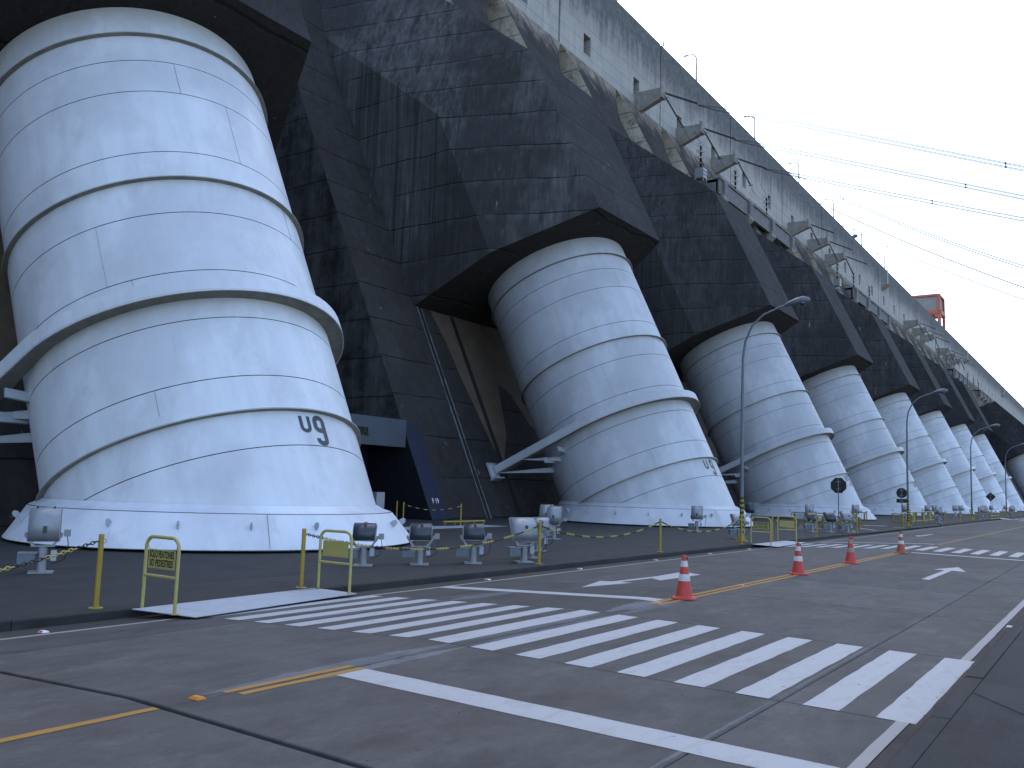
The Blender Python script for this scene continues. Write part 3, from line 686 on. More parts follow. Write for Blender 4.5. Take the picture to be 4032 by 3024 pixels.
def collar():
    """deep stiffening yoke: ring near the front that runs straight back to the dam on both sides"""
    ro = 5.5; t0, t1 = 5.86, 6.36; N_ = 40
    outl = [(-ro, -6.3)] + [(-ro * cos(a), ro * sin(a)) for a in [pi * i / N_ for i in range(N_ + 1)]] + [(ro, -6.3)]
    # facet the band slightly like the real plates
    inner = [(-RR + .9, -6.3)] + [(-(RR - .02) * cos(a), (RR - .02) * sin(a)) for a in [pi * i / N_ for i in range(N_ + 1)]] + [(RR - .9, -6.3)]
    inner[0] = (-4.6, -6.3); inner[-1] = (4.6, -6.3)
    n = len(outl); m = MB()
    for i in range(n - 1):
        a, b = outl[i], outl[i + 1]; c, d = inner[i + 1], inner[i]
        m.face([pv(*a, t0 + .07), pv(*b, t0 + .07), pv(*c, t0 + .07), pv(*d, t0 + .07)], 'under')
        m.face([pv(*a, t0 + .1), pv(*d, t0 + .1), pv(*c, t0 + .1), pv(*b, t0 + .1)], 'white')
        m.face([pv(*a, t0), pv(*b, t0), pv(*b, t1), pv(*a, t1)], 'white', True)
        a2, b2 = [(x * .992, y * .992 if y > 0 else y) for x, y in (a, b)]
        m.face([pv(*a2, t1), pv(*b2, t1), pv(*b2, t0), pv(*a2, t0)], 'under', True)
        m.face([pv(*a, t1), pv(*b, t1), pv(*b2, t1), pv(*a2, t1)], 'white'); m.face([pv(*a, t0), pv(*a2, t0), pv(*b2, t0), pv(*b, t0)], 'ringedge')
    return m
def skirt():
    m = MB(); S_ = 96; rows = [(4.98, 5.48, 1.12, 24.50), (5.14, 5.60, 1.0, 24.40), (5.40, 5.72, .92, 24.3), (5.44, 5.74, .90, 24.28), (6.22, 6.08, .0, 24.0), (6.20, 6.06, -.02, 24.0)]
    V = []
    for ax, ay, z, cy in rows: V += [(ax * cos(2 * pi * k / S_), cy - Y0 + ay * sin(2 * pi * k / S_), z) for k in range(S_)]
    for i in range(len(rows) - 1):
        mt = 'letter' if i == 2 else 'white'
        m.add(V[i * S_:(i + 2) * S_], [(k, S_ + k, S_ + (k + 1) % S_, (k + 1) % S_) for k in range(S_)], mt, True)
    for a in (-2.02, -.9, .35):   # plate joints of the skirt
        x, y = cos(a), sin(a); p0 = Vector((5.46 * x, 5.75 * y + .28, .9)); p1 = Vector((6.22 * x, 6.1 * y, .02)); n_ = Vector((x, y, .6)).normalized() * .006; tq = Vector((-y, x, 0)) * .006
        m.face([p0 - tq + n_, p0 + tq + n_, p1 + tq + n_, p1 - tq + n_], 'letter')
    return m
def lug(a):
    m = MB(); x, y = cos(a), sin(a); base = Vector((5.72 * x, 5.86 * y + .17, .55)); o = Vector((x, y, .85)).normalized(); tq = Vector((-y, x, 0)); w = tq.cross(o)
    P = [(-.09, -.05), (.09, -.05), (.09, .12), (.06, .19), (0, .22), (-.06, .19), (-.09, .12)]
    m.prism([base + w * p + o * q - tq * .012 for p, q in P], [base + w * p + o * q + tq * .012 for p, q in P], 'plate'); return m
def bend9(x0, t0, rot=0):
    def f(q):
        a = (x0 + q.x) / RR; r = RR + .006
        return pv(r * sin(a), r * cos(a), t0 + q.y)
    return f
def arm_parts(e, side):
    x = 5.5 * side
    m = MB(); R_ = Matrix((EX, NN, DD)).transposed()
    m.box(pv(x, -6.42, 6.05), (.9, .12, 1.15), 'plate', R_); m.box(pv(x + .0, -6.3, 5.5), (.9, .5, .08), 'plate', R_)
    ap = m.build('anchor_plate', e)
    for bx in (-.3, 0, .3):
        q = MB()
        for tt in (5.6, 6.55): q.tube([pv(x + bx, -6.36, tt), pv(x + bx, -6.2, tt)], .035, 'galv', 6)
        q.build('anchor_bolt', ap)
    # inclined gusset plates under the arm
    for ta, tb, xa, sa in ((5.0, 5.88, 3.6, -3.4), (5.15, 5.88, 4.2, -1.8)):
        m = MB(); m.prism([pv(x * .99, -6.2 if ta == 5.0 else -4.2, 5.86), pv(xa * side, sa, 4.7), pv(xa * side, sa, 5.05)], [pv(x * .99 - .04 * side, -6.2 if ta == 5.0 else -4.2, 5.9), pv(xa * side, sa + .05, 4.7), pv(xa * side, sa + .05, 5.05)], 'plate'); m.build('gusset_plate', e, fix=True)
    m = MB(); m.box(pv(4.95 * side, -1.6, 5.35), (.9, .08, .32), 'plate', R_ @ Matrix.Rotation(.12, 3, 'Y')); m.build('stiffener_plate', e); m = MB(); m.box(pv(4.85 * side, -2.7, 5.15), (1.3, .08, .34), 'plate', R_); m.build('stiffener_plate', e)
def make_pen():
    e = empty('penstock', (X0, Y0, 0), 'nearest and largest white pipe, at the left, marked U 9 on its lower band', 'pipe', 'white penstock pipes along the dam')
    for a, b in zip(TSEAM[:-1], TSEAM[1:]): course(a, b).build('shell_course', e)
    ringpart(2.02, RR + .17, .04).build('stiffener_ring', e); ringpart(10.4, RR + .17, .04).build('stiffener_ring', e); ringpart(16.52, RR + .16, .04).build('stiffener_ring', e)
    collar().build('yoke_collar', e)
    arm_parts(e, -1); arm_parts(e, 1)
    skirt().build('base_skirt', e)
    for i in range(20): lug(2 * pi * i / 20 + .1).build('lifting_lug', e)
    for (th, ta, tb) in ((-2.45, 6.5, 6.95), (-2.45, 2.4, 3.2), (-1.57, 11.53, 14.07), (-1.2, 9.13, 10.4), (-1.9, 14.07, 15.42), (-2.6, 6.95, 9.13)):
        a = -th; r = RR + .003; w = .008; m = MB()
        m.face([pv(r * cos(a) - w * sin(a), r * sin(a), ta), pv(r * cos(a) + w * sin(a), r * sin(a), ta), pv(r * cos(a) + w * sin(a), r * sin(a), tb), pv(r * cos(a) - w * sin(a), r * sin(a), tb)], 'letter'); m.build('weld_seam', e)
    return e
pen = make_pen()
pens = [pen]
PL = ['second white pipe from the left, under the deepest dark soffit',
      'third white pipe, behind the street lamp with the striped foot', 'fourth white pipe, its foot behind the octagonal sign',
      'fifth white pipe, behind the round sign and the second street lamp', 'sixth white pipe in the row, standing beyond the second street lamp',
      'seventh white pipe in the row, behind the third street lamp', 'eighth white pipe, the most distant of the regular row, behind the diamond sign']
for n in range(1, 8): pens.append(copy_thing(pen, (X0 + n * T, Y0, 0), PL[n - 1]))
# markings
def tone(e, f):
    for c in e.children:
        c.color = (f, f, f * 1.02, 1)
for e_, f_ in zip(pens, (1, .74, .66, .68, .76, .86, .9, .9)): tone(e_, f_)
def stroke_glyph(parent, path, w, x0, t0, name='unit_marking'):
    P = [Vector((a, b)) for a, b in path]; n = len(P); Lp, Rp = [], []
    for k in range(n):
        a = P[max(0, k - 1)]; b = P[min(n - 1, k + 1)]; d = (b - a).normalized(); q = Vector((-d.y, d.x)) * w / 2
        Lp.append(P[k] + q); Rp.append(P[k] - q)
    f = bend9(x0, t0); m = MB()
    for k in range(n - 1): m.face([f(Vector((*v, 0))) for v in (Rp[k], Rp[k + 1], Lp[k + 1], Lp[k])], 'letter')
    return m.build(name, parent)
def arc2(cx, cy, rx, ry, a0, a1, k=10): return [(cx + rx * cos(radians(a0 + (a1 - a0) * i / k)), cy + ry * sin(radians(a0 + (a1 - a0) * i / k))) for i in range(k + 1)]
GU = [(-.15, .53), (-.15, .35)] + arc2(0, .17, .15, .13, 180, 360) + [(.15, .35), (.15, .53)]
G9 = [(-.17, .2), (-.17, .15)] + arc2(0, .15, .17, .11, 180, 360) + [(.17, .35), (.17, .75)] + arc2(0, .76, .17, .14, 0, 180) + [(-.17, .62)] + arc2(0, .6, .17, .13, 180, 300, 7) + [(.1, .5)]
for n, xu, x9 in ((0, -.21, .36), (1, -.8, -.1), (2, -.6, .05), (3, -.75, -.1)):
    stroke_glyph(pens[n], GU, .125, xu, 1.34); stroke_glyph(pens[n], G9, .165, x9, .96)

# the last, closer-set pipe at the right edge
p9 = copy_thing(pen, (268.0, 13.6, -2.0), 'last white pipe, cut by the right edge of the frame, set apart from the row')
m = MB()
for sx in (0,):
    a = [(-7.8, -9), (-7.8, 0), (-4.8, 6.6), (4.8, 6.6), (7.8, 0), (7.8, -9)]
    bot = [Vector(p9.location) + pv(x, s, TS) for x, s in a]; top = [Vector(p9.location) + pv(x, s, 26) + Vector((0, 8, 4)) for x, s in a]
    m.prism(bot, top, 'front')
build_dam(m, 'set_forward_housing', fix=True)

# ------------------------------------------------------------ crest things: lamps, sign, dome, crane
def crest_lamp(x, first=None):
    e = empty('crest_street_lamp', (x, 61.0, 76.1), '', 'street lamp', 'street lamps on the dam crest')
    m = MB(); m.tube([(0, 0, -1.2), (0, 0, 4.6), (0, .08, 5.3), (0, .35, 5.8), (0, .8, 6.05), (0, 1.7, 6.1)], [.17, .14, .13, .12, .11, .1], 'polegrey', 8); m.build('pole', e)
    m = MB(); m.tube([(0, 1.7, 6.1), (0, 2.0, 6.12), (0, 2.5, 6.06)], [.1, .2, .1], 'polegrey', 8); m.build('lamp_head', e); return e
cl = crest_lamp(113.2); cl['label'] = 'crest street lamp just over the top edge of the frame, nearest of the row'
nm = ['crest street lamp with its hook clear of the wall, second from the top left', 'third crest street lamp, with a small box on its pole', 'fourth crest street lamp down the crest', 'fifth crest street lamp, crossed by the faint power lines', 'sixth crest street lamp, thin against the sky', 'seventh crest street lamp, just above the small ledge', 'eighth crest street lamp, nearly hidden by the crest', 'ninth crest street lamp, nearly hidden by the crest']
for i in range(1, 7): copy_thing(cl, (113.2 + 31.3 * i, 61.0, 76.1), nm[i - 1])
e = empty('crest_board', (129.4, 60.6, 76.1), 'small tilted orange and white board on the crest edge', 'sign')
R_ = Matrix.Rotation(radians(25), 3, 'Y') @ Matrix.Rotation(radians(20), 3, 'Z')
m = MB(); m.box((0, 0, .9), (1.25, .06, .9), 'letterw', R_); pb = m.build('board_panel', e)
m = MB(); m.box((.0, -.05, .9), (.35, .03, .5), 'letter', R_); m.box((-.5, -.05, .75), (.18, .03, .8), 'amber', R_); m.box((.5, -.05, 1.05), (.18, .03, .8), 'amber', R_); m.build('board_print', pb)
m = MB(); m.tube([(0, 0, -.6), (0, 0, .6)], .05, 'galv', 6); m.build('stake', e)
e = empty('round_lamp', (258.7, 60.4, 75.8), 'small round grey dish on the crest between two street lamps', 'dish')
m = MB(); m.lathe([(.0, -.4), (.7, -.3), (.95, .1), (.7, .5), (0, .6)], 'polegrey', 14, c=(0, 0, 1.0)); m.build('dish', e); m = MB(); m.tube([(0, 0, -1), (0, 0, 1)], .08, 'polegrey', 6); m.build('stem', e)
# gantry crane
cr = empty('gantry_crane', (420, 68, 75.1), 'orange gantry crane with grey clad cabin standing on the dam crest', 'crane')
cx, wX, y0c, y1c = 0, 12.0, -6.0, 8.0
m = MB(); m.box((0, 1, 12.3), (wX - .6, y1c - y0c - .6, 6.6), 'clad')
for yy in [y0c + 1.5 + i * 1.15 for i in range(11)]: m.box((-wX / 2 + .28, yy, 12.3), (.12, .5, 6.4), 'clad')
m.build('cabin', cr)
def beamx(p, q, w): 
    m = MB(); p = Vector(p); q = Vector(q); c = (p + q) / 2; d = q - p; m.box(c, (max(abs(d.x), w), max(abs(d.y), w), max(abs(d.z), w)), 'orange'); m.build('frame_beam', cr)
for sx in (-1, 1):
    for yy in (y0c, y1c): beamx((sx * wX / 2, yy, 0), (sx * wX / 2, yy, 16.0), 1.0 if sx > 0 else 1.2)
    beamx((sx * wX / 2, y0c, 15.8), (sx * wX / 2, y1c, 15.8), .9); beamx((sx * wX / 2, y0c, 8.3), (sx * wX / 2, y1c, 8.3), 1.6)
for yy in (y0c, y1c): beamx((-wX / 2, yy, 15.8), (wX / 2, yy, 15.8), .8); beamx((-wX / 2, yy, 8.3), (wX / 2, yy, 8.3), 1.6)
m = MB(); m.box((-wX / 2, y0c + .9, 6.7), (1.1, 1.8, 1.6), 'orange'); m.box((-wX / 2, y1c - .9, 6.7), (1.1, 1.8, 1.6), 'orange'); m.build('knee_brace', cr)
m = MB()
for yy in (y0c, y1c): m.box((0, yy, .2), (wX + 3, 1.2, .9), 'polegrey')
m.build('bogie', cr)

# ------------------------------------------------------------ bushings, insulator strings, conductors
def bushing(box=True):
    e = bpy.data.objects.new('transformer_bushing', None); COL.objects.link(e)
    z = 0
    if box:
        m = MB(); m.box((0, 0, 1.45), (1.5, 1.5, 1.7), 'lamphead')
        for sx in (-1, 1):
            for sy in (-1, 1): m.box((sx * .7, sy * .7, .3), (.12, .12, .6), 'galv')
        m.box((0, -.78, 1.75), (1.55, .06, .06), 'black'); m.box((0, -.78, 1.15), (1.55, .06, .06), 'black'); m.build('equipment_box', e); z = 2.3
    for i, (a, b) in enumerate(((0, .95), (1.2, 1.9), (2.1, 2.95), (3.15, 3.9))):
        m = MB(); pr = []
        k = 7
        for j in range(k): zz = z + a + (b - a) * j / k; pr += [(.12, zz), (.19, zz + .05)]
        pr.append((.12, z + b)); m.lathe([(0, z + a)] + pr + [(0, z + b)], 'bushing_dark', 10); m.build('porcelain_section', e)
    m = MB(); m.tube([(0, 0, z - .05), (0, 0, z + 4.1)], .07, 'ring', 8); m.build('core_rod', e)
    for zz, r in ((2.0, .5), (3.05, .7), (2.9, .5), (4.0, .35)):
        m = MB(); m.torus((0, 0, z + zz), r, .04, 'ring', 18, 5); m.box((0, 0, z + zz), (2 * r, .04, .04), 'ring'); m.build('corona_ring', e)
    m = MB(); m.tube([(0, 0, z + 4.1), (-.3, .1, z + 4.7), (-.9, .3, z + 5.4), (-.9, .9, z + 6.5)], .03, 'wire', 5); m.build('lead', e)
    return tag(e, '', 'insulator', 'black insulator columns on the gallery beams')
b1 = bushing(True); b1.location = (132.3, 55, 52.7); b1['label'] = 'ringed insulator column on a grey box, left of the first gallery beam'
b2 = bushing(False); b2.location = (149.0, 55.3, 56.2); b2['label'] = 'second black ringed insulator column, on the first gallery beam'
copy_thing(b2, (166.1, 55.3, 56.2), 'third black ringed insulator column, in front of a wall opening')
copy_thing(b1, (217.6, 55, 52.4), 'ringed insulator column on a small grey box under the third bracket of the middle group')
copy_thing(b2, (235, 55.3, 56.2), 'ringed insulator column at the left end of the second gallery beam')
copy_thing(b2, (252.4, 55.3, 56.2), 'ringed insulator column midway on the second gallery beam')
for x, l in ((365.5, 'first thin insulator column in front of the farther brackets'), (383.6, 'second thin insulator column in front of the farther brackets'), (403.2, 'third thin insulator column, beside the last bracket'),
             (442.2, 'first of three thin insulator columns beyond the last brackets'), (462, 'middle of three thin insulator columns beyond the last brackets'), (480, 'last thin insulator column at the far gallery beam')):
    copy_thing(b2, (x, 55.3, 55.6), l)
def string_(p, q, r=.13, double=True, mat='ins'):
    p = Vector(p); q = Vector(q); m = MB(); d = (q - p).normalized(); side = d.cross(Vector((0, 0, 1))).normalized() * .28; upv = side.cross(d).normalized() * .28
    A = Matrix((side.normalized(), upv.normalized(), d)).transposed()
    for off in ((side, -side) if double else (Vector((0, 0, 0)),)):
        a, b = p + off + d * .5, q + off - d * .5; k = 22; pts, rs = [], []
        for i in range(k + 1):
            c = a + (b - a) * i / k; pts += [c, c + d * .02]; rs += [.05, r]
        m.tube(pts, rs, mat, 8, smooth=False)
    for c in (p + d * .4, q - d * .4): m.tube([c + side * 1.6, c - side * 1.6], .06, 'black', 6)
    m.tube([p, p + d * .4], .04, 'wire', 5); return m, q
BL = ['upper left', 'second', 'third', 'fourth', 'fifth', 'sixth', 'seventh', 'eighth', 'ninth', 'tenth', 'eleventh', 'twelfth']
BP = ['on the first bracket from the top', 'on the second bracket from the top', 'on the third bracket, above the first gallery beam', 'on the fourth bracket, first of the middle group', 'on the fifth bracket, middle of its group', 'on the sixth bracket, last of the middle group',
      'on the first bracket of the third group', 'on the middle bracket of the third group', 'on the last bracket of the third group', 'on the first bracket of the farthest group', 'on the middle bracket of the farthest group', 'on the last bracket of the farthest group']
for i, x in enumerate(BX):
    tip = Vector((x + .5, YW - 4.85, 62.9))
    m, q = string_(tip, tip + Vector((.6, -5.6, -2.9))); o = m.build('insulator_string'); tag(o, 'paired grey disc insulator string ' + BP[i], 'insulator string', 'insulator strings hanging from the brackets')
    m, q2 = string_(tip + Vector((.3, 0, -.4)), tip + Vector((6.8, -.4, -3.4)), .16, False); o = m.build('tie_insulator'); tag(o, 'single dark tie insulator sloping down ' + BP[i], 'insulator string', 'tie insulators beside the brackets')
def wires(name, X, tab, label, bundle=4, gap=.24, r=.042, spacer=()):
    # tab: (Y, z) samples ; smooth quadratic least squares, extended out over the river side
    m = MB(); n = len(tab); import itertools
    S = [[sum(t[0] ** (i + j) for t in tab) for j in range(3)] for i in range(3)]; B = [sum(t[1] * t[0] ** i for t in tab) for i in range(3)]
    Mx = Matrix([[S[i][j] for j in range(3)] for i in range(3)]); c = Mx.inverted() @ Vector(B)
    f = lambda y: c[0] + c[1] * y + max(c[2], .0008) * y * y if False else c[0] + c[1] * y + c[2] * y * y
    ys = [tab[0][0] - (tab[0][0] + 70) * i / 40 for i in range(41)]
    offs = [(gap, gap), (-gap, gap), (gap, -gap), (-gap, -gap)][:bundle] if bundle > 1 else [(0, 0)]
    for ox, oz in offs:
        m.tube([(X + ox * min(1, (tab[0][0] - y) / 3 + .2), y, f(y) + oz * min(1, (tab[0][0] - y) / 3 + .2)) for y in ys], r, 'wire', 4, smooth=False)
    for y in spacer:
        for a, b in (((gap, gap), (-gap, -gap)), ((-gap, gap), (gap, -gap))): m.tube([(X + a[0] * 1.2, y, f(y) + a[1] * 1.2), (X + b[0] * 1.2, y, f(y) + b[1] * 1.2)], .06, 'wire', 4)
        for ox, oz in offs: m.box((X + ox, y, f(y) + oz), (.08, .2, .08), 'wire')
    return tag(m.build(name), label, 'power line')
wires('power_line', 119.3, [(50, 59.9), (43.8, 57.1), (31.2, 51.9), (22.9, 48.4), (10, 42.9), (8.1, 42.0)], 'highest bundle of thin power lines crossing the sky from the first bracket', spacer=(10,))
wires('power_line', 135.3, [(50.4, 60.1), (39.5, 55.8), (26.1, 50.2), (16.4, 46.2), (9.3, 43.4)], 'second bundle of thin power lines in the sky, below the highest one', spacer=(16.4,))
wires('power_line', 151.0, [(50.7, 60.3), (32.0, 53.1), (23.2, 49.4), (10.5, 44.8)], 'third bundle of thin power lines in the sky', spacer=(23.2,))
wires('power_line', 198.0, [(61, 76.8), (57.7, 74.6), (48.5, 68.1), (35.8, 60.2), (14.1, 48.4)], 'fourth, faint bundle of power lines leaving the crest beside the fourth crest lamp', spacer=(48.5,))
wires('power_line', 223.2, [(61, 76.7), (51.1, 69.8), (32, 58.4), (16.1, 49.4)], 'darkest double power line leaving the crest beside the fifth crest lamp', 2, r=.07, spacer=(51.1,))
wires('power_line', 245.5, [(61, 76.7), (49, 68.7), (32.3, 59.1), (17.8, 51.2)], 'lowest power line in the sky, passing above the crane', 2, r=.06, spacer=(49,))
wires('jumper_line', 0, [], '', 1) if False else None
m = MB()
for i, x in enumerate(BX[:6]):
    tip = Vector((x + .5 + 6.8, YW - 5.2, 59.5)); end = Vector((x + 18, 55.8, 61.5)); 
    for o_ in (0, .4):
        pts = [tip.lerp(end, t) + Vector((0, 0, -1.3 * 4 * t * (1 - t) - o_)) for t in [j / 10 for j in range(11)]]
        q = MB(); q.tube(pts, .03, 'wire', 4); tag(q.build('jumper_cable'), ('upper' if o_ == 0 else 'lower') + ' jumper cable hanging to the right ' + BP[i], 'cable', 'jumper cables between brackets')

# ------------------------------------------------------------ chain posts and chains
def post(h=1.06, base=True, r=.038):
    e = bpy.data.objects.new('chain_post', None); COL.objects.link(e)
    m = MB(); m.tube([(0, 0, 0), (0, 0, h)], r, 'ypole', 12); m.build('post_tube', e)
    m = MB(); m.lathe([(0, .012), (.1, .012), (.1, 0)], 'ypole', 14); m.build('base_flange', e)
    m = MB(); m.torus((.055, 0, h - .1), .028, .006, 'galv', 8, 4, Matrix.Rotation(pi / 2, 3, 'X')); m.build('chain_eye', e)
    return tag(e, '', 'post', 'yellow posts carrying the chain')
PYC = 12.3
PX = [-.6, 7.35, 11.25, 19.2, 26.4, 33.8, 37.5, 44.15, 52.1]
PLb = ['yellow chain post outside the left of the frame', 'yellow chain post left of the first pedestrian frame', 'yellow chain post left of the blank yellow frame', 'yellow chain post in front of the tilted pale floodlight',
       'lone yellow chain post in front of the second pipe', 'thin yellow chain post touching the striped lamp foot', 'yellow chain post between the two far pedestrian frames', 'yellow chain post left of the octagonal sign', 'yellow chain post right of the octagonal sign, at the driveway']
p0 = post(); p0.location = (PX[1], PYC, PZ); p0['label'] = PLb[1]
for i, x in enumerate(PX):
    if i != 1: copy_thing(p0, (x, PYC, PZ), PLb[i])
far = [82.3, 90.6, 97.4, 104, 110.5, 118.6, 126, 133.5, 141, 149, 157, 166, 176, 187]
for i, x in enumerate(far): copy_thing(p0, (x, PYC, PZ), 'distant yellow chain post beyond the driveway, number %d from it, before the pipe feet' % (i + 1) if False else ['first', 'second', 'third', 'fourth', 'fifth', 'sixth', 'seventh', 'eighth', 'ninth', 'tenth', 'eleventh', 'twelfth', 'thirteenth', 'fourteenth'][i] + ' yellow chain post beyond the driveway, counted to the right')
def chain(x0, x1, y, zt, sag, label, y1=None, fine=True, link_len=.075, run=.42):
    m = MB(); a = Vector((x0, y, zt)); b = Vector((x1, y if y1 is None else y1, zt)); L = (b - a).length; n = int(L * 1.02 / (link_len * .72))
    P = lambda t: a.lerp(b, t) + Vector((0, 0, -sag * 4 * t * (1 - t)))
    for i in range(n):
        t = (i + .5) / n; c = P(t); d = (P(min(1, t + .01)) - P(max(0, t - .01))).normalized()
        mat = 'yplast' if int((t * L) / run) % 2 else 'blackp'
        s = d.cross(Vector((0, 0, 1))).normalized(); u = s.cross(d)
        if i % 2: s, u = u, s
        rw, rl, r = link_len * .3, link_len * .5, .0085
        if fine:
            pts = [c + d * (rl * cos(k * pi / 4)) + s * (rw * sin(k * pi / 4)) for k in range(9)]; m.tube(pts, r, mat, 4, caps=False)
        else: m.box(c, (link_len, .02, .03), mat)
    return tag(m.build('plastic_chain'), label, 'chain', 'black and yellow chains between the posts')
zc = PZ + .96
chain(-.6, 7.3, PYC, zc, .6, 'black and yellow chain dropping to the left edge past the first floodlight')
chain(11.3, 19.15, PYC, zc, .42, 'black and yellow chain sagging across the row of three dark floodlights')
chain(19.25, 26.35, PYC, zc, .38, 'black and yellow chain sagging in front of the foot of the second pipe')
chain(26.45, 33.75, PYC, zc, .4, 'black and yellow chain ending at the striped lamp foot')
chain(37.55, 44.1, PYC, zc, .42, 'black and yellow chain behind the far blank yellow frame', fine=False); chain(44.2, 52.05, PYC, zc, .42, 'black and yellow chain passing behind the octagonal sign', fine=False)
for i, (a, b) in enumerate(zip(far[:8], far[1:9])): chain(a, b, PYC, zc, .35, ['first', 'second', 'third', 'fourth', 'fifth', 'sixth', 'seventh', 'eighth'][i] + ' chain beyond the driveway, counted to the right', fine=False, link_len=.2, run=.8)
# posts, chain and low rails by the portal
for x, y, l in ((34.6, 31.0 - 0, 'yellow post in front of the dark portal, left one'), (32.8, 28.95, 'yellow post in front of the dark portal, right of the pipe lug'), (34.35, 26.6, 'yellow post beside the low yellow rail')):
    copy_thing(p0, (x, y, PZ), l)
m = MB()
a, b = Vector((32.8, 28.95, zc)), Vector((34.35, 26.6, zc))
for i in range(14):
    if i % 2 == 0: continue
    t0, t1 = i / 14, (i + .8) / 14; m.tube([a.lerp(b, t) + Vector((0, 0, -.25 * 4 * t * (1 - t))) for t in (t0, t1)], .02, 'yplast', 5)
for i in range(14):
    t0, t1 = i / 14, (i + 1) / 14; m.tube([a.lerp(b, t) + Vector((0, 0, -.25 * 4 * t * (1 - t))) for t in (t0, t1)], .012, 'blackp', 4)
tag(m.build('plastic_chain'), 'dashed yellow and black chain before the navy portal jamb', 'chain')
e = empty('low_rail', (33.76, 27.2, PZ), 'low yellow pipe rail on short feet in front of the dam face', 'rail')
m = MB(); m.tube([(0, 0, .16), (3.45, .05, .16)], .05, 'ypole', 10); m.build('rail', e)
for i in range(5):
    m = MB(); m.tube([(.12 + i * .8, 0, 0), (.12 + i * .8, 0, .14)], .03, 'ypole', 6); m.build('foot', e)
e = empty('yellow_box', (35.3, 33.0, PZ), 'small yellow framed box in the portal beside the pipe', 'box')
m = MB(); m.box((0, 0, .55), (.5, .3, .8), 'navydark'); m.build('box_body', e)
for sx in (-1, 1):
    m = MB(); m.tube([(sx * .28, 0, 0), (sx * .28, 0, 1.1)], .03, 'ypole', 6); m.build('upright', e)
m = MB(); m.tube([(-.28, 0, 1.1), (.28, 0, 1.1)], .04, 'ypole', 6); m.build('top_rail', e)

# ------------------------------------------------------------ pedestrian frames and ramp plates
def ped_frame(text=None, label='', loc=(0, 0, 0), w=.84, h=1.03, lean=.0):
    e = empty('pedestrian_frame', loc, label, 'sign frame', 'yellow tube frames at the crossings')
    r = .026; hw = w / 2 - r; rc = .16; pts = [(0, hw, 0)]
    pts.append((0, hw, h - rc)); pts += [(0, hw - rc + rc * cos(a), h - rc + rc * sin(a)) for a in [i * pi / 12 for i in range(1, 6)]]
    pts.append((0, hw - rc, h)); pts.append((0, -hw + rc, h)); pts += [(0, -hw + rc - rc * sin(a), h - rc + rc * cos(a)) for a in [i * pi / 12 for i in range(1, 6)]]
    pts += [(0, -hw, h - rc), (0, -hw, 0)]
    m = MB(); m.tube(pts, r, 'yellow', 10); m.build('tube_frame', e)
    m = MB(); m.tube([(0, hw, .5), (0, -hw, .5)], r * .9, 'yellow', 10); m.build('crossbar', e)
    for s in (-1, 1):
        m = MB(); m.lathe([(0, .012), (.06, .012), (.06, 0)], 'yellow', 12, c=(0, s * hw, 0)); m.build('foot_flange', e)
    m = MB(); m.box((0, .0, .745), (.008, .64, .275), 'ypanel'); pn = m.build('sign_panel', e)
    for s in (-1, 1):
        m = MB(); m.tube([(0, s * .3, .88), (0, s * (hw - .01), .97)], .004, 'galv', 4); m.build('hanging_wire', e)
    if text:
        for i, tx in enumerate(text):
            o = text_obj('lettering', tx, .135, 'black', None, Vector((0, -1, 0)), Vector((0, 0, 1)), Vector((-.0065, .0, .0)), .62, .003)
            ys = [v.co.y for v in o.data.vertices]; wd_ = max(ys) - min(ys); k = min(.59, wd_) / wd_; k = .585 / wd_ if i == 0 else .56 / wd_
            cy = (max(ys) + min(ys)) / 2
            for v in o.data.vertices: v.co.y = (v.co.y - cy) * k; v.co.z += .768 - i * .125
            o.parent = pn
    return e
ped_frame(['SOLO PEATONES', 'SÓ PEDESTRES'], 'yellow tube frame lettered SOLO PEATONES, nearest of the frames', (7.85, 11.54, -.11), h=1.06)
ped_frame(None, 'yellow tube frame with a blank panel at the right end of the near ramp plate', (11.43, 11.66, -.11), h=1.06)
ped_frame(['SÓ PEDESTRES', 'SOLO PEATONES'], 'distant yellow tube frame lettered SO PEDESTRES beside the striped lamp foot', (34.3, 11.7, -.11), h=1.06)
ped_frame(None, 'distant yellow tube frame with a blank panel right of the lettered far one', (37.9, 11.8, -.11), h=1.06)
def ramp(c, label):
    """c: near-left, near-right, far-right, far-left corners"""
    o = Vector((sum(p[0] for p in c) / 4, sum(p[1] for p in c) / 4, -.12)); e = empty('ramp_plate', o, label, 'ramp', 'steel ramp plates bridging the gutter')
    nl, nr, fr, fl_ = [Vector(p) for p in c]; cuts = (0, .13, .8, 1)
    for a, b in zip(cuts[:-1], cuts[1:]):
        a += .0015; b -= .0015; P = [nl.lerp(nr, a), nl.lerp(nr, b), fl_.lerp(fr, b), fl_.lerp(fr, a)]; m = MB()
        m.prism([p - o - Vector((0, 0, .01)) for p in P], [p - o for p in P], 'plate'); m.build('steel_plate', e)
    for t in (.2, .8):
        m = MB(); m.tube([nl.lerp(fl_, t) - o + Vector((.1, 0, -.03)), nr.lerp(fr, t) - o + Vector((-.1, 0, -.03))], .018, 'black', 6); m.build('bearer', e)
    return e
ramp([(8.02, 10.9, -.135), (11.72, 11.36, -.14), (11.36, 12.06, -.078), (7.62, 11.84, -.078)], 'pale steel ramp plate bridging the gutter at the near crossing')
rp = ramp([(34.2, 11.0, -.135), (38.6, 11.2, -.14), (38.2, 12.1, -.078), (34.0, 12.1, -.078)], 'pale steel ramp plate at the far crossing behind the cones')
copy_thing(rp, (119.5, 11.55, -.12), 'tiny distant steel ramp plate at the third crossing')

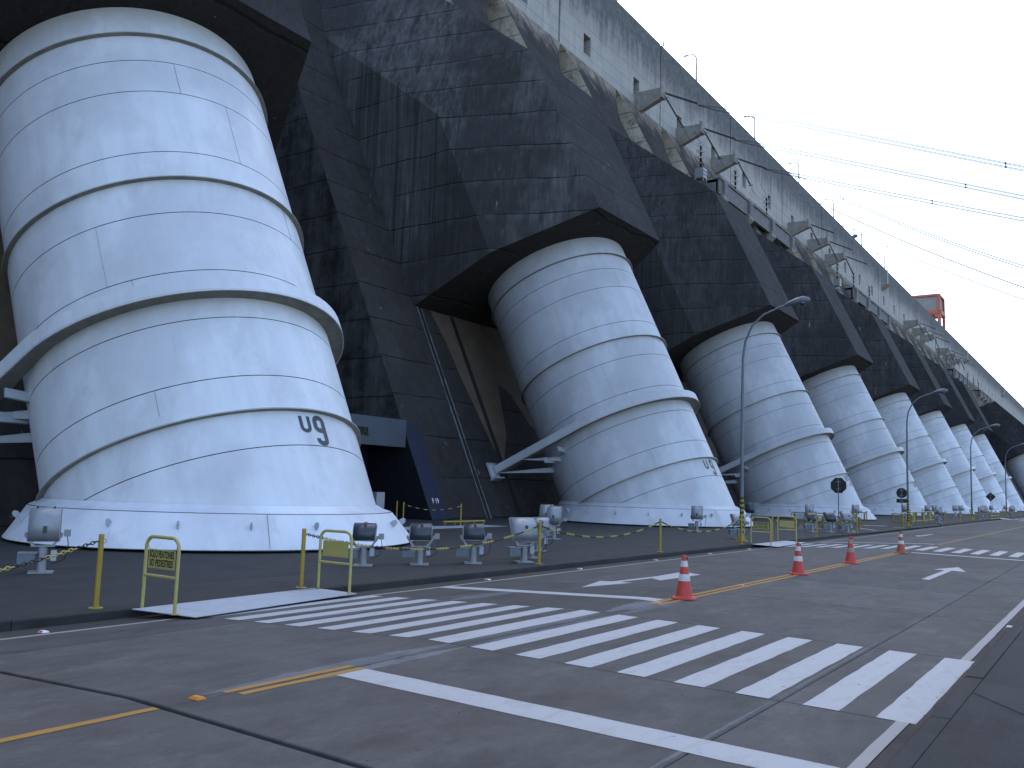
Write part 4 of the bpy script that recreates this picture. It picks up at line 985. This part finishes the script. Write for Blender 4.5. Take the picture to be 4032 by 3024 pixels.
# ------------------------------------------------------------ traffic cones
def cone(mat, smat, label, loc, h=.75, rz=0):
    e = empty('traffic_cone', loc, label, 'traffic cone', 'traffic cones on the yellow centre line', rz)
    m = MB(); q = .2; c = .05
    P = [(-q + c, -q), (q - c, -q), (q, -q + c), (q, q - c), (q - c, q), (-q + c, q), (-q, q - c), (-q, -q + c)]
    m.prism([(x, y, 0.012) for x, y in P], [(x * .96, y * .96, .038) for x, y in P], mat)
    for i in range(8): a = i * pi / 4 + .4; m.box((.17 * cos(a), .17 * sin(a), .007), (.05, .05, .014), mat)
    m.build('cone_base', e)
    R = lambda z: .145 - (.145 - .032) * (z - .038) / (h - .038)
    m = MB(); m.lathe([(R(.038) + .02, .036), (R(.06) + .004, .06), (R(.3), .3), (R(h - .1), h - .1), (R(h) + .004, h - .01), (.024, h), (.02, h - .06)], mat, 28)
    m.box((0, -.045, h - .06), (.03, .03, .035), 'black'); m.build('cone_body', e)
    for z0, z1 in ((.315, .43), (.555, .655)):
        m = MB(); m.lathe([(R(z0) + .001, z0), (R(z0) + .005, z0), (R(z1) + .005, z1), (R(z1) + .001, z1)], smat, 28)
        m.face([(R(z0) * .2, -R(z0) - .006, z0 + .02), (R(z0) * .45, -R(z0) * .93 - .006, z0), (R(z0) * .35, -R(z1) * .97 - .008, z1)], 'black') if z0 < .4 else None
        m.build('reflective_band', e)
cone('cone', 'sleeve', 'nearest red cone with clean white bands, in front of the double lane arrow', (14.55, 6.32, -.008), .755, .2)
cone('cone', 'sleeve', 'second red cone, with a scuffed torn lower band', (21.2, 6.34, -.008), .75, .5)
cone('cone', 'sleeve_dirty', 'third red cone, with dirty brown bands', (26.1, 6.34, -.008), .75, -.2)
cone('cone_old', 'sleeve', 'farthest cone, faded orange with white bands, beside the far stop line', (32.6, 6.27, -.008), .76, .1)

# ------------------------------------------------------------ road studs
def stud(label, loc, mat, ref, rz=0):
    e = empty('road_stud', loc, label, 'road stud', 'reflective studs on the road', rz); m = MB()
    m.prism([(-.05, -.06, 0), (.05, -.06, 0), (.05, .06, 0), (-.05, .06, 0)], [(-.025, -.048, .02), (.025, -.048, .02), (.025, .048, .02), (-.025, .048, .02)], mat); m.build('stud_body', e)
    m = MB(); m.face([(-.049, -.04, .004), (-.049, .04, .004), (-.03, .036, .018), (-.03, -.036, .018)], ref); r = m.build('reflector', e)
for x, y, l in ((6.16, 11.44, 'white stud with a red face left of the ramp plate'), (15.9, 11.5, 'white stud with a red face left of the double lane arrow'), (19.9, 11.5, 'white stud behind the double lane arrow'),
                (24.4, 11.5, 'white stud by the edge line behind the nearest cone'), (28.6, 11.5, 'white stud by the edge line between the first and second cones'), (32.4, 11.5, 'white stud by the edge line just before the far ramp plate')):
    stud(l, (x, y, rz_(y) + .002), 'letterw', 'red')
stud('white stud at the right kerb beyond the crossing', (15.6, 1.47, -.058), 'letterw', 'letterw')
for x, l in ((4.8, 'amber stud in the gap of the near yellow centre line'), (13.7, 'amber stud at the start of the double yellow line'), (17.6, 'amber stud between the first and second cones'), (40.5, 'amber stud past the far crossing')): stud(l, (x, 6.42 if x < 40 else 6.3, -.003), 'amber', 'amber')

# ------------------------------------------------------------ floodlights
def flood(label, loc, rz, tilt=0., shell='lamphead', post_h=.42, hs=1.0, right=True):
    e = empty('floodlight', loc, label, 'floodlight', 'floodlights aimed at the pipes', rz)
    m = MB(); m.box((0, 0, .012), (.44, .44, .024), 'lamphead'); m.build('base_plate', e)
    m = MB(); m.tube([(0, 0, .02), (0, 0, post_h)], .085, 'lamphead', 14); m.build('post', e)
    m = MB(); m.box((0, 0, post_h + .012), (.42, .2, .024), 'lamphead')
    for s in (-1, 1):
        P = [(s * .14, post_h + .02), (s * .2, post_h + .02), (s * .335, post_h + .2), (s * .335, post_h + .27), (s * .29, post_h + .27), (s * .28, post_h + .2)]
        m.prism([(x, -.045, z) for x, z in P], [(x, .045, z) for x, z in P], 'galv')
    m.build('yoke', e, fix=True)
    # head: curved trough, local frame hinge at origin, glass faces +y
    hz = post_h + .24; W_ = .27 * hs; H_ = .5 * hs
    prof = [(.0, H_), (-.05, H_ * .98), (-.15, H_ * .75), (-.22, H_ * .4), (-.23, H_ * .12), (-.18, -.06), (-.09, -.13), (0, -.13)]
    R_ = Matrix.Rotation(tilt, 3, 'X'); tr = lambda p: R_ @ Vector(p) + Vector((0, 0.02, hz))
    m = MB(); k = len(prof)
    for i in range(k - 1):
        a, b = prof[i], prof[i + 1]; m.face([tr((-W_, a[0], a[1])), tr((W_, a[0], a[1])), tr((W_, b[0], b[1])), tr((-W_, b[0], b[1]))], shell, True)
    m.face([tr((-W_, a, b)) for a, b in prof], shell); m.face([tr((W_, a, b)) for a, b in reversed(prof)], shell)
    hd = m.build('lamp_housing', e, weld=True)
    for p in hd.data.polygons: p.use_smooth = len(p.vertices) == 4
    m = MB(); m.face([tr((-W_, .004, -.13)), tr((-W_, .004, H_)), tr((W_, .004, H_)), tr((W_, .004, -.13))], 'glass'); m.build('front_glass', hd)
    m = MB(); m.tube([tr(p) for p in ((-W_ - .012, .01, -.14), (-W_ - .012, .01, H_), (-W_ * .9, .01, H_ + .018), (W_ * .9, .01, H_ + .018), (W_ + .012, .01, H_), (W_ + .012, .01, -.14), (-W_ - .012, .01, -.14))], .011, 'galv', 6)
    for s in (-1, 1): m.box(tr((s * W_ * .55, .0, H_ + .02)), (.035, .05, .035), 'black')
    m.build('glass_frame', hd)
    m = MB(); m.box(tr((.02, -.235, H_ * .18)), (.07, .02, .13), 'lampdark'); m.build('rating_label', hd)
    m = MB(); m.box((W_ + .14, .05, hz + .02), (.12, .14, .13), 'lamphead'); m.build('terminal_box', e)
    m = MB(); m.box((-.27, 0, .27), (.3, .22, .2), 'polegrey'); m.box((-.25, 0, .385), (.34, .26, .02), 'lamphead'); m.build('ballast_box', e)
    if right:
        m = MB(); m.box((.2, -.02, .33), (.1, .08, .2), 'plate'); m.build('junction_box', e)
    m = MB(); m.tube([(W_ + .14, .03, hz - .02), (W_ + .17, 0, hz - .2), (W_ + .12, 0, .25), (.16, 0, .16)], .009, 'black', 5); m.build('cable', e)
    return e
def aim(x, y, tx, ty): return atan2(ty - y, tx - x) - pi / 2
flood('pale floodlight with a vertical head at the left end, beside the first pipe skirt', (9.2, 17.4, PZ), aim(9.2, 17.4, 15.5, 28), -.05, 'lamphead', .5)
flood('first of three dark tilted floodlights, behind the blank yellow frame', (15.28, 14.67, PZ), aim(15.28, 14.67, 30, 27), -1.0, 'lampdark', .42, .95)
flood('middle of three dark tilted floodlights, right of the first pipe skirt', (16.6, 14.06, PZ), aim(16.6, 14.06, 31, 26), -1.0, 'lampdark', .42, .95)
flood('last of three dark tilted floodlights, left of the pale tilted one', (17.95, 13.46, PZ), aim(17.95, 13.46, 32, 25), -1.0, 'lampdark', .42, .95)
flood('large pale floodlight tilted back just left of the chain post', (19.33, 12.85, PZ), aim(19.33, 12.85, 33, 30), -.65, 'lamphead', .42, 1.15)
flood('dark floodlight directly behind the chain post', (20.6, 13.45, PZ), aim(20.6, 13.45, 40, 22), -.8, 'lampdark', .42, .95)
flood('floodlight partly hidden behind the chain post, farther back', (23.1, 14.8, PZ), aim(23.1, 14.8, 42, 26), -.8, 'lamphead', .42, .95)
flood('upright pale floodlight seen from behind, near the left corner of the second skirt', (29.1, 18.0, PZ), aim(29.1, 18, 44, 22), -.12, 'lamphead', .5)
flood('upright pale floodlight just behind the near skirt corner lamp', (31.4, 19.8, PZ), aim(31.4, 19.8, 44, 24), -.12, 'lamphead', .5)
flood('grey floodlight in profile in front of the middle of the second pipe skirt', (42.4, 17.75, PZ), aim(42.4, 17.75, 54, 21), -.1, 'lamphead', .5)
flood('floodlight behind the striped lamp foot', (37.6, 13.8, PZ), aim(37.6, 13.8, 50, 24), -.75, 'lamphead', .42)
flood('upright dark floodlight in the gap between the second and third skirts', (60.5, 21.4, PZ), aim(60.5, 21.4, 76, 23), -.1, 'lampdark', .55, 1.1)
flood('dark floodlight left of the yellow boxes near the octagonal sign', (49.2, 13.95, PZ), aim(49.2, 13.95, 64, 26), -.9, 'lampdark')
flood('dark floodlight just left of the octagonal sign pole', (50.2, 13.25, PZ), aim(50.2, 13.25, 66, 25), -.7, 'lampdark')
flood('pale floodlight just right of the octagonal sign pole', (51.5, 12.65, PZ), aim(51.5, 12.65, 68, 27), -.6, 'lamphead', .42, 1.1)
flood('floodlight rising behind the left yellow box before the third skirt', (61.5, 17.6, PZ), aim(61.5, 17.6, 76, 22), -.1, 'lamphead', .6)
fl = flood('floodlight rising behind the right yellow box before the third skirt', (73.8, 17.5, PZ), aim(73.8, 17.5, 90, 22), -.1, 'lamphead', .6)
ordn = ['first', 'second', 'third', 'fourth', 'fifth', 'sixth', 'seventh', 'eighth', 'ninth', 'tenth', 'eleventh', 'twelfth', 'thirteenth', 'fourteenth', 'fifteenth', 'sixteenth', 'seventeenth', 'eighteenth']
ff = [(82.8, 12.9, -.5), (93, 17.4, -.1), (102.5, 17.0, -.1), (110.4, 12.9, .2), (112.3, 12.9, -.5), (108, 17.2, -.1), (119.9, 16.8, 0), (114, 12.95, -.4), (126, 17, 0), (139.2, 16, 0), (143, 12.9, -.3), (145, 12.9, -.3), (150, 17, 0), (158, 17, 0), (175, 13, 0), (178, 17, 0), (190, 17, 0), (207, 13, 0)]
for i, (x, y, r) in enumerate(ff): copy_thing(fl, (x, y, PZ), ordn[i] + ' tiny floodlight beyond the driveway, counted away to the right', fl.rotation_euler.z + r)

# ------------------------------------------------------------ street lamps by the road
def street_lamp(label, x, y=12.92):
    e = empty('street_lamp', (x, y, PZ), label, 'street lamp', 'tall street lamps along the kerb')
    m = MB(); m.tube([(0, 0, .0), (0, 0, 1.6), (0, -.02, 5), (0, -.06, 7.6), (0, -.16, 8.3), (0, -.45, 8.95), (0, -.95, 9.38), (0, -1.6, 9.62), (0, -1.9, 9.7)], [.082, .08, .068, .055, .05, .045, .042, .04, .038], 'polegrey', 12); m.build('pole', e)
    m = MB(); m.tube([(0, -1.85, 9.69), (0, -2.0, 9.74), (0, -2.3, 9.8), (0, -2.6, 9.84), (0, -2.8, 9.82), (0, -2.86, 9.8)], [.05, .1, .15, .17, .12, .03], 'polegrey', 10); h = m.build('lamp_head', e)
    m = MB(); m.lathe([(0, -.13), (.1, -.11), (.14, -.03), (.14, .02)], 'glass', 12, c=(0, -2.55, 9.72)); m.build('lamp_bowl', h)
    for i in range(15):
        z0 = .34 + i * .098; m = MB(); m.tube([(0, 0, z0), (0, 0, z0 + .098)], .088, 'black' if i % 2 == 0 else 'ypole', 14, caps=False); m.build('warning_stripe', e)
    m = MB(); m.lathe([(.16, 0), (.15, .1), (.1, .2), (.092, .34)], 'ypole', 14); m.box((0, 0, .015), (.42, .42, .03), 'ypole')
    for a in range(4): m.box((.13 * cos(a * pi / 2), .13 * sin(a * pi / 2), .1), (.03 if a % 2 else .12, .12 if a % 2 else .03, .2), 'ypole')
    m.build('footing', e); return e
sl = street_lamp('nearest tall street lamp, with a striped foot, in front of the third pipe', 35.55)
for i, (x, l) in enumerate(((70, 'second tall street lamp, its foot in the yellow boxes by the round sign'), (103.5, 'third tall street lamp, left of the diamond sign'), (137, 'fourth tall street lamp, right of the diamond sign'), (171, 'fifth, very small tall street lamp near the right edge'))): copy_thing(sl, (x, 12.92, PZ), l)

# ------------------------------------------------------------ sign posts
def sign_post(name, label, x, y, shape, zc_, h):
    e = empty(name, (x, y, PZ), label, 'road sign'); m = MB(); m.tube([(0, 0, 0), (0, 0, h)], .03, 'polegrey', 8); m.build('pole', e)
    def plate(P, z, nm='sign_plate'):
        q = MB(); q.prism([(.05, a, b + z) for a, b in P], [(.062, a, b + z) for a, b in P], 'black'); o = q.build(nm, e, fix=True)
        for dz in (-.2, .2) if max(abs(b) for a, b in P) > .25 else (0,):
            q = MB(); q.box((.0, 0, z + dz), (.1, .22, .03), 'galv'); q.build('clamp', e)
    if shape == 'oct': plate([(.46 * cos(pi / 8 + i * pi / 4), .46 * sin(pi / 8 + i * pi / 4)) for i in range(8)], zc_)
    if shape == 'diamond': plate([(.56, 0), (0, .56), (-.56, 0), (0, -.56)], zc_)
    if shape == 'round':
        plate([(.36 * cos(i * pi / 12), .36 * sin(i * pi / 12)) for i in range(24)], zc_); plate([(-.36, -.14), (.36, -.14), (.36, .14), (-.36, .14)], zc_ - .56, 'lower_plate')
sign_post('stop_sign', 'black back of an octagonal road sign on a thin pole before the third pipe', 51.4, 13.1, 'oct', 2.58, 2.95)
sign_post('round_sign', 'back of a round road sign with a plate below, beside the second tall lamp', 68.2, 13.0, 'round', 2.36, 2.72)
sign_post('diamond_sign', 'black back of a diamond road sign among the distant pipes', 120.5, 13.0, 'diamond', 2.52, 3.1)

# ------------------------------------------------------------ yellow boxes and guard rails by the driveway
def guard_box(label, loc, w, panel=True, h=.84, rz=0):
    e = empty('guard_rail', loc, label, 'barrier', 'yellow barriers at the driveway', rz)
    m = MB(); r = .035; m.tube([(0, -w / 2, .32), (0, -w / 2, h - .06), (0, -w / 2 + .08, h), (0, w / 2 - .08, h), (0, w / 2, h - .06), (0, w / 2, .32), (0, -w / 2, .32)], r, 'ybar', 8); m.build('tube_frame', e)
    for s in (-1, 0, 1):
        m = MB(); m.box((0, s * w * .42, h * .47), (.09 if s else .2, .09 if s else .2, h * .94), 'ybar'); m.build('upright', e)
    if panel: m = MB(); m.box((.04, w * .28, h * .7), (.02, w * .36, h * .42), 'plate'); m.build('pale_panel', e)
guard_box('yellow barrier with a pale panel left of the octagonal sign', (60, 17.2, PZ), 2.3)
guard_box('low wide yellow barrier behind the octagonal sign pole', (57.2, 15.5, PZ), 2.4, False, .72)
guard_box('short yellow barrier just right of the octagonal sign pole', (58.2, 14.2, PZ), 1.4, False, .7)
guard_box('yellow barrier with a pale panel right of the octagonal sign', (69.5, 16.7, PZ), 2.0)
guard_box('yellow barrier around the foot of the second tall lamp', (66.0, 12.6, PZ), 1.3, False, .9)
def long_rail(label, loc, L, h=.95, n=4, mesh=True):
    e = empty('long_barrier', loc, label, 'barrier', 'yellow barriers at the driveway')
    for z in (h, h * .3): m = MB(); m.tube([(0, 0, z), (L, 0, z)], .04, 'ybar', 8); m.build('rail', e)
    for i in range(n + 1): m = MB(); m.tube([(L * i / n, 0, 0), (L * i / n, 0, h)], .04, 'ybar', 8); m.build('upright', e)
    if mesh:
        for a in (.22, .55, .85): m = MB(); m.box((L * a, .06, h * .62), (L * .14, .03, h * .66), 'ybar'); m.build('yellow_panel', e)
long_rail('long yellow railing with solid panels beyond the second tall lamp', (71, 13.0, PZ), 10.5)
long_rail('low distant yellow rail left of the diamond sign', (108, 11.7, PZ - .05), 8, .45, 3, False); long_rail('lower distant yellow rail past the fourth tall lamp', (150, 11.8, PZ - .05), 9, .4, 3, False)
# grey service box by the portal
e = empty('service_box', (30.6, 28.6, PZ), 'pale grey box beside the right shoulder of the first pipe skirt', 'box')
m = MB(); m.box((0, 0, .5), (.1, .1, 1.0), 'galv'); m.build('stand', e); m = MB(); m.box((0, 0, 1.15), (.55, .3, .75), 'lamphead'); m.build('cabinet', e)
# small litter and stones on the deck
for i in range(40):
    x, y = random.uniform(5, 34), random.uniform(2, 11.1); r = random.uniform(.006, .016); m = MB()
    m.prism([(r * cos(a), r * sin(a), 0) for a in (0, 1.5, 3, 4.6)], [(r * .5 * cos(a), r * .5 * sin(a), r * .7) for a in (0, 1.5, 3, 4.6)], 'patch')
    if i == 0: peb = m
m = MB()
for i in range(160):
    x, y = random.uniform(4, 34), random.choice([random.uniform(1.7, 11.1), random.uniform(11.4, 11.9), random.uniform(1.4, 1.55)]); r = random.uniform(.005, .014); z = rz_(y)
    m.prism([(x + r * cos(a), y + r * sin(a), z) for a in (0, 1.5, 3, 4.6)], [(x + r * .5 * cos(a), y + r * .5 * sin(a), z + r * .7) for a in (0, 1.5, 3, 4.6)], 'patch')
tag(m.build('road_grit'), 'scattered pale grit and small stones on the concrete road', 'grit', kind='stuff')
